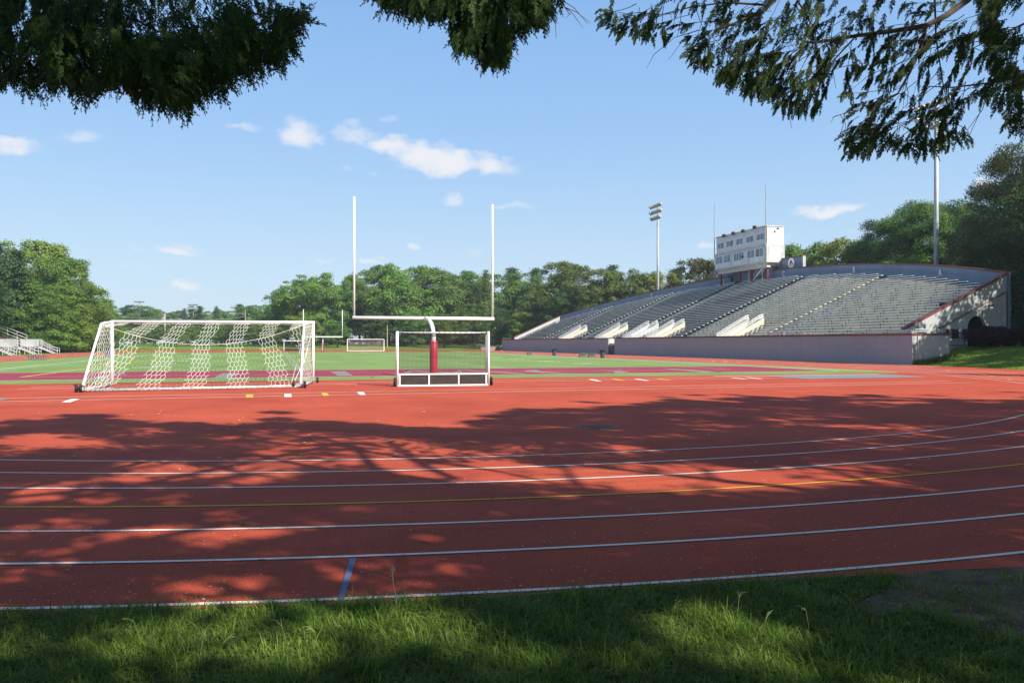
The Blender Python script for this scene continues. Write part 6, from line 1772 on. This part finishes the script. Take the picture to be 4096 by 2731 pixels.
fringe([(850, 2, -.5, .6), (880, 22, -.3, .8), (910, 28, -.2, 1), (950, 45, -.1, 1), (1000, 45, 0, 1), (1060, 48, -.2, 1), (1045, 95, -.7, .7), (1040, 118, -.6, .8), (1090, 120, -.1, 1), (1112, 155, -.2, 1), (1165, 148, .6, .8), (1160, 112, .6, .6), (1185, 95, .4, .8), (1215, 68, .2, 1), (1250, 70, .5, .8), (1268, 22, .4, .8), (1295, 8, .5, .7)], 10, (7.2, 8.2), .32, 22, o2_, .8, 12)
mass([(C_main, 170), (C_dense, 260), (C_mid, 110)], (7.8, 10.8), .24, lambda x, y, g: ((lambda q: (-.55 + q * .5 + g.uniform(-.35, .35), g.uniform(-.4, .3), -.55 + q * .15 + g.uniform(-.3, .3)))(vn0(x * .012, y * .02 + 30))), 4, o3_, holeC2)
TW = []
def twig_net(region, starts, n, out, seed, L=(.10, .20), Zr=(7.9, 10.2), drift=(-.75, -.38)):
    g = random.Random(seed)
    for i in range(n):
        x, y = g.choice(starts); x += g.uniform(-40, 40); y += g.uniform(-15, 30); p = PZ(x * D, y * D, g.uniform(*Zr))
        d = Vector((drift[0] + g.uniform(-.5, .9), g.uniform(-.3, .3), drift[1] + g.uniform(-.6, .5))).normalized(); pts = [p.copy()]
        for k in range(g.randint(5, 11)):
            d = (d + Vector((g.uniform(-.16, .16), g.uniform(-.1, .1), g.uniform(-.17, .10)))).normalized(); p = p + d * .085; pts.append(p.copy())
            qx, qy = (2048 + FPX * p.x / p.y) / D, (HOR - FPX * (p.z - EYE) / p.y) / D
            if not pip(region, qx, qy): break
            if k > 1:
                for sg in (-1, 1):
                    if g.random() < .72:
                        dv = (d * .9 + Vector((sg * .25, g.uniform(-.5, .5), -.30 + sg * .35))).normalized(); spray_quads(out, p, dv, g.uniform(*L), Vector((g.uniform(-.3, .3), -1, .2)), g, .95)
        spray_quads(out, p, d, g.uniform(*L), Vector((0, -1, .2)), g)
        TW.append(pts)
ST = [(2250, 10), (2200, 40), (2130, 60), (2050, 75), (1970, 80), (1880, 95), (1830, 95), (1800, 10), (1760, 40), (1700, 40), (1650, 60), (1560, 10), (1500, 20), (1450, 20), (2110, 120), (2090, 170), (2065, 215), (2020, 240), (2000, 280), (2170, 100), (2180, 200), (2200, 190), (2250, 190), (2280, 190), (2320, 60), (2300, 120), (1930, 150), (1870, 180), (1840, 150), (1900, 60), (2140, 250), (2100, 270), (2050, 290), (1720, 100), (1780, 120), (1640, 100), (2000, 10), (1930, 10)]
twig_net(C_main, ST, 190, o3_, 71)
fringe([(1385, 25, -.6, .5), (1425, 75, -.5, .8), (1480, 78, -.3, 1), (1530, 98, -.2, 1)], 16, (8.6, 9.6), .22, 23, o3_)
fringe([(1585, 120, -.7, .6), (1640, 158, -.4, .9), (1690, 195, -.2, 1), (1760, 200, -.7, .6), (1790, 235, -.5, .8), (1870, 250, -.3, .9)], 13, (8.2, 9.8), .24, 24, o3_)
fringe([(1935, 320, -.8, .5), (1975, 345, -.5, .8), (2050, 325, -.2, .9), (2110, 350, -.2, 1), (2180, 320, .1, 1), (2235, 325, .5, .8)], 13, (8.2, 9.2), .24, 25, o3_)
fringe([(2255, 215, -.7, .7), (2300, 235, -.5, .9), (2350, 240, -.3, 1), (2310, 290, -.7, .5), (2352, 300, -.4, .8)], 9, (7.6, 8.6), .26, 26, o3_)
# shading crowns above and behind the camera: leafy clumps where their shadows fall as on the track
TOPB = [(-900, 1705), (0, 1692), (250, 1680), (420, 1672), (600, 1700), (900, 1692), (1120, 1668), (1300, 1690), (1450, 1700), (1700, 1705), (1900, 1690), (2000, 1655), (2150, 1640), (2350, 1632), (2600, 1625), (2760, 1602), (3000, 1600), (3200, 1588), (3500, 1594), (3700, 1610), (4096, 1612), (5200, 1600)]
LIT = [(140, 1772, 260, 26, .9), (900, 1868, 380, 34, .85), (820, 1912, 300, 30, .8), (1400, 1790, 330, 52, .75), (1750, 1830, 330, 48, .6), (1950, 1890, 280, 44, .75), (2280, 1800, 260, 36, .7), (2450, 1890, 380, 40, .75),
       (2750, 1925, 520, 40, .9), (3150, 1915, 420, 44, .9), (3450, 1850, 280, 36, .6), (2250, 2010, 200, 24, .5), (3750, 2035, 350, 22, .8), (3980, 2010, 220, 24, .8), (330, 2040, 380, 42, .6), (900, 2100, 200, 38, .8), (280, 2215, 420, 50, .6), (700, 2160, 260, 34, .6),
       (250, 2350, 380, 52, .6), (820, 2270, 300, 44, .6), (1200, 2390, 190, 34, .8), (1480, 2400, 120, 26, .6), (1450, 2475, 240, 30, .85), (1200, 2590, 330, 44, .6), (2650, 2450, 160, 34, .9), (2850, 2520, 260, 44, .6), (3500, 2720, 300, 40, .8), (650, 2660, 300, 36, .5), (2200, 2650, 260, 36, .4), (2150, 2290, 60, 10, .8), (3300, 2240, 90, 8, .9), (3350, 2300, 60, 8, .9),
       (250, 1900, 420, 14, .4), (1500, 2010, 400, 14, .35), (3600, 1720, 500, 10, .3), (3200, 1700, 400, 10, .3)]
LITG = [(-2.35, 4.25, .5, .14), (.55, 4.35, .3, .10), (-.3, 4.45, .3, .12), (-.91, 4.86, .55, .22), (-1.15, 4.42, .62, .26), (-2.0, 4.40, .45, .15), (.95, 4.95, .34, .15), (1.22, 4.68, .55, .26), (1.85, 4.02, .60, .2), (.25, 4.15, .45, .16), (-.2, 4.75, .25, .12), (-1.5, 4.05, .4, .12), (2.6, 4.35, .25, .10)]
gC = random.Random(55); clump = {0: [], 1: [], 2: []}
GH = 1.0 / math.tan(SUN_EL)
_lat = np.random.default_rng(3).uniform(-1, 1, (256, 256))
def vn(x, y):
    xi, yi = math.floor(x), math.floor(y); fx, fy = x - xi, y - yi
    fx = fx * fx * (3 - 2 * fx); fy = fy * fy * (3 - 2 * fy)
    q = lambda i, j: _lat[(xi + i) % 256, (yi + j) % 256]
    return (q(0, 0) * (1 - fx) + q(1, 0) * fx) * (1 - fy) + (q(0, 1) * (1 - fx) + q(1, 1) * fx) * fy
def nz(x, y): return .6 * vn(x / .95, y / .8) + .4 * vn(x / .42 + 40, y / .36 + 9) + .2 * vn(x / .2 + 7, y / .2 + 3)
CELL = .27
yy = 2.3
while yy < 27:
    xx = -15.0
    while xx < 19:
        X0, Y0 = xx + gC.uniform(-.12, .12), yy + gC.uniform(-.12, .12)
        a, b = proj(X0, max(Y0, .5)); N0 = nz(X0, Y0)
        tb_ = np.interp(a, [q[0] for q in TOPB], [q[1] for q in TOPB])
        edge = (b - tb_) / 22.0 * min(1, 14 / Y0)
        if edge + N0 * 1.2 > 0 and -1500 < a < 5600:
            lev = .50 if Y0 > 6 else .92
            if a > 2100 and b > 2000: lev = 1.15
            if a > 2000 and b < 1790: lev = .62
            if a < 2000 and b > 1950: lev = .30 if a < 900 else (.50 if a < 1250 else .80)
            if a < 1100 and b < 1760: lev = .45
            if Y0 > 5.6:
                for (cx, cy, rx, ry, k) in LIT:
                    q = ((a - cx) / rx) ** 2 + ((b - cy) / ry) ** 2
                    if q < 1.8: lev = min(lev, lev - k * .85 * min(1, (1.8 - q)))
            for (cx, cy, rx, ry) in LITG:
                q = ((X0 - cx) / rx) ** 2 + ((Y0 - cy) / ry) ** 2
                if q < 1.6: lev = min(lev, -.6 * min(1, (1.6 - q) * 2) + .2)
            if Y0 > 5.5 and b > 1975:                 # small soft dapples on the near lanes
                tt = min(1, (b - 1975) / 60)
                l2 = (.13 if a < 1500 else .16 if a < 1700 else .16 + .75 * min(1, (a - 1700) / 500)) + .12 * vn(X0 / 1.7 + 3, Y0 / 1.4)
                N2 = .45 * vn(X0 / .95 + 11, Y0 / .6) + .85 * vn(X0 / .42 + 5, Y0 / .26 + 17)
                lev = lev * (1 - tt) + l2 * tt; N0 = N0 * (1 - tt) + N2 * tt
            M = lev + N0 * .95
            if M > 0 or gC.random() < .05:
                h = gC.uniform(8.5, 12.0) + max(0, Y0 - 13) * .25
                if Y0 < 6: h = gC.uniform(6.5, 9.0)
                L_ = [h]
                if M > .25: L_ += [h + gC.uniform(1, 5)]
                if M > .5: L_ += [h + gC.uniform(2, 8), h + gC.uniform(3, 9), h + gC.uniform(1, 9), h + gC.uniform(2, 9)]
                for h2 in L_:
                    hx_ = X0 + SUN_H.x * GH * h2; hy_ = Y0 + SUN_H.y * GH * h2
                    w = 0 if hx_ < 2 else (1 if hx_ < 12 else 2); clump[w].append((hx_, hy_, h2))
        xx += CELL
    yy += CELL
def clump_quads(L, seed):
    g = np.random.default_rng(seed); C = np.repeat(np.array(L), 6, 0); n = len(C)
    C = C + g.normal(size=(n, 3)) * np.array([.13, .13, .12])
    return quads_from(C, np.array([.35, -.35, 1.0]) + g.normal(size=(n, 3)) * .6, g.uniform(.10, .19, n), 1.7, g)
def lift(x, y, h): p = G(x, y); return Vector((p.x + SUN_H.x * GH * h, p.y + SUN_H.y * GH * h, h))
SHL = [([(1289, 1748), (1437, 1809), (1515, 1900)], .10, 1), ([(1550, 1757), (1654, 1844), (1811, 1913)], .08, 1), ([(900, 1800), (1045, 1826), (1306, 1879), (1480, 1887), (1741, 1922), (2000, 1990)], .13, 1), ([(2200, 1930), (2003, 1887), (1740, 1850), (1480, 1809), (1380, 1770)], .08, 1),
       ([(2100, 1820), (2312, 1860), (2802, 1913), (3158, 1949), (3337, 1985), (3700, 2060)], .13, 2), ([(2400, 1720), (2535, 1744), (3158, 1815), (3500, 1850)], .12, 2), ([(3337, 1878), (3515, 1949), (3600, 2010)], .07, 2), ([(2780, 1860), (2830, 1900), (2900, 1930)], .05, 2), ([(600, 1800), (800, 1850), (1000, 1900)], .07, 0), ([(2150, 1800), (2250, 1860), (2300, 1930), (2400, 1990)], .06, 1)]
TRK = [(-7.0, -8.0), (1.5, -8.5), (22.0, -4.0)]
LBL = ['dark hemlock whose dense hanging branches fill the upper left corner', 'dark hemlock with a short hanging tuft at the top centre', 'airy hemlock whose thin branches hang across the upper right']
VISB = [  # visible boughs: photo pixel paths with distance and thickness
    [([(669, -60), (690, 40), (719, 94), (760, 140), (820, 175)], 7.4, .022), ([(912, -60), (960, 20), (1023, 55), (1080, 90)], 7.6, .012), ([(560, -60), (600, 60), (650, 120)], 7.3, .010), ([(420, -60), (500, 60), (640, 130), (800, 190)], 7.2, .014), ([(480, -40), (440, 10), (410, 40)], 7.6, .006), ([(800, -60), (830, 40), (900, 120)], 7.7, .008), ([(60, -60), (200, 60), (330, 180)], 7.0, .02)],
    [([(1900, -60), (1930, 30), (1950, 110), (1970, 200)], 7.7, .014), ([(1600, -60), (1680, 0), (1720, 40)], 7.6, .01), ([(2200, -60), (2240, 0), (2280, 60)], 7.9, .01)],
    [([(3960, -80), (3872, 0), (3790, 60), (3707, 102), (3554, 127), (3427, 143), (3268, 169), (3210, 168)], 8.6, .040), ([(3707, 102), (3680, 200), (3640, 290), (3592, 375), (3500, 430)], 8.7, .022), ([(3200, -60), (3190, 0), (3235, 80), (3300, 170), (3360, 270)], 8.9, .012),
     ([(3130, -60), (3060, 40), (2990, 70), (2880, 120)], 8.8, .030), ([(3060, 20), (2900, 10), (2760, 30), (2640, 60)], 9.0, .014), ([(3190, 0), (3150, 130), (3100, 260)], 9.0, .009), ([(3280, -60), (3270, 80), (3300, 160)], 9.1, .009), ([(4150, 290), (3980, 330), (3810, 350), (3700, 345)], 8.4, .014),
     ([(4110, 90), (3980, 150), (3880, 200)], 8.3, .012), ([(3740, 0), (3745, 150), (3770, 320), (3790, 420)], 9.2, .012), ([(3554, 127), (3560, 230), (3520, 300)], 8.8, .011), ([(3970, 330), (3930, 440), (3870, 520), (3900, 580)], 8.8, .005), ([(3427, 143), (3300, 280), (3180, 360), (3080, 400)], 9.0, .010), ([(2800, 120), (2700, 150), (2640, 200)], 9.2, .006),
     ([(3870, 520), (3800, 480), (3740, 500)], 8.8, .004), ([(2640, 60), (2560, 50), (2480, 60)], 9.2, .007), ([(3592, 375), (3450, 430), (3330, 470)], 8.9, .009)]]
for i in range(3):
    tx, ty = TRK[i]
    t = thing('hemlock_tree', LBL[i], 'tree', (tx, ty, 0), False, None)
    g = random.Random(200 + i)
    mb = MB(); mb.tube([(tx, ty, -.1), (tx + .1, ty, 4), (tx, ty + .1, 9), (tx + .1, ty, 14), (tx, ty, 18)], [.42, .34, .27, .17, .04], 14); build('trunk', mb, M_bark, t, smooth=True)
    cl_ = clump[i]
    V, F = clump_quads(cl_, 300 + i)
    # upper crown behind, so the tree is whole
    gg = np.random.default_rng(400 + i); k = 5200
    zc = gg.uniform(3.6, 18.5, k); rad = 4.6 * (1 - (zc - 3.6) / 16.5) ** .7 * np.sqrt(gg.uniform(.12, 1, k)); an = gg.uniform(0, 6.283, k)
    C2 = np.c_[tx + rad * np.cos(an), ty + rad * np.sin(an), zc - rad * .12]
    V2, F2 = quads_from(C2, np.array([0, 0, 1.0]) + gg.normal(size=(k, 3)) * .5, gg.uniform(.18, .38, k), 1.7, gg)
    Vv = np.vstack([V, V2]) - np.array([tx, ty, 0]); Ff = np.vstack([F, F2 + len(V)])
    np_mesh('crown', Vv, Ff, L_hem, t)
    mb = MB()
    for j in range(15):                      # limbs that carry the shading crown
        c = g.choice(cl_); 
        a = Vector((tx, ty, max(4.5, c[2] - g.uniform(1.5, 4)))); b = Vector(c); dd = b - a
        m1 = a + dd * .35 + Vector((g.uniform(-.5, .5), g.uniform(-.5, .5), .5)); m2 = a + dd * .7 + Vector((g.uniform(-.4, .4), g.uniform(-.4, .4), .25))
        mb.tube([a, m1, m2, b], [.11, .075, .05, .015], 7)
        for q in range(6):
            s0 = g.choice((m1.lerp(m2, g.random()), m2.lerp(b, g.random()))); e = s0 + Vector((g.uniform(-1.8, 1.8), g.uniform(-1.8, 1.8), g.uniform(-.6, .5)))
            mb.tube([s0, s0.lerp(e, .5) + Vector((0, 0, .12)), e], [.03, .02, .007], 5)
    for (pp_, r_, ti) in SHL:
        if ti == i:
            P = [lift(x, y, 9.5) for x, y in pp_]; mb.tube(P, [r_ * (.45 + .55 * k_ / (len(P) - 1)) for k_ in range(len(P))], 7)
            mb.tube([P[-1], P[-1].lerp(Vector((tx, ty, 9)), .5) + Vector((0, 0, .8)), Vector((tx, ty, 8))], [r_, r_, r_], 7)
            for q in range(7):
                k_ = g.randrange(len(P) - 1); s0 = P[k_].lerp(P[k_ + 1], g.random()); e = s0 + Vector((g.uniform(-1.3, .5), g.uniform(-.3, 1.3), g.uniform(-.2, .3)))
                mb.tube([s0, s0.lerp(e, .5) + Vector((0, 0, .1)), e], [.03, .02, .008], 5)
    build('limb', mb, M_bark, t)
    mb = MB()
    for (path, Zd, r) in VISB[i]:
        P = [PZ(x, y, Zd + .12 * math.sin(k_ * 1.7)) for k_, (x, y) in enumerate(path)]
        mb.tube(P, [r * (1 - .7 * k_ / (len(P) - 1)) for k_ in range(len(P))], 7)
        for k_ in range(len(P) - 1):
            for q in range(3 if r > .008 else 1):
                s0 = P[k_].lerp(P[k_ + 1], g.random()); e = s0 + Vector((g.uniform(-.25, .25) + (-.1 if i == 2 else .1), g.uniform(-.3, .3), -g.uniform(.05, .35)))
                mb.tube([s0, s0.lerp(e, .5) + Vector((g.uniform(-.03, .03), 0, .03)), e], [.0045, .0035, .0018], 4)
    if i == 2:
        for pts_ in TW: mb.tube(pts_, [.0042 - .0028 * k_ / len(pts_) for k_ in range(len(pts_))], 4)
    # the bough that joins the hanging branches to the trunk, out of sight above the camera
    P0 = PZ(*VISB[i][0][0][0], VISB[i][0][1])
    mb.tube([P0, P0.lerp(Vector((tx, ty, 7.5)), .3) + Vector((0, 0, .9)), Vector((tx, ty, 7.0))], [.045, .08, .13], 8)
    build('bough', mb, M_bark, t)
    out = (o1, o2_, o3_)[i]; V = np.array([tuple(v) for v in out]) - np.array([tx, ty, 0]); F = np.arange(len(V)).reshape(-1, 4)
    np_mesh('hanging_foliage', V, F, L_hem, t)

# ============================================================ SUMMER HAZE
mb = MB(); mb.box(-640, 640, -140, 720, -1.2, 36)
hz = build('haze', mb, [])
hm = bpy.data.materials.new('haze_air'); hm.use_nodes = True; hn, hl = hm.node_tree.nodes, hm.node_tree.links
hn.remove(hn['Principled BSDF']); pv = hn.new('ShaderNodeVolumePrincipled')
pv.inputs['Color'].default_value = (.90, .95, 1, 1); pv.inputs['Density'].default_value = .00028; pv.inputs['Anisotropy'].default_value = .3
hl.new(pv.outputs[0], hn['Material Output'].inputs['Volume'])
hz.data.materials.append(hm); tag(hz, kind='stuff')
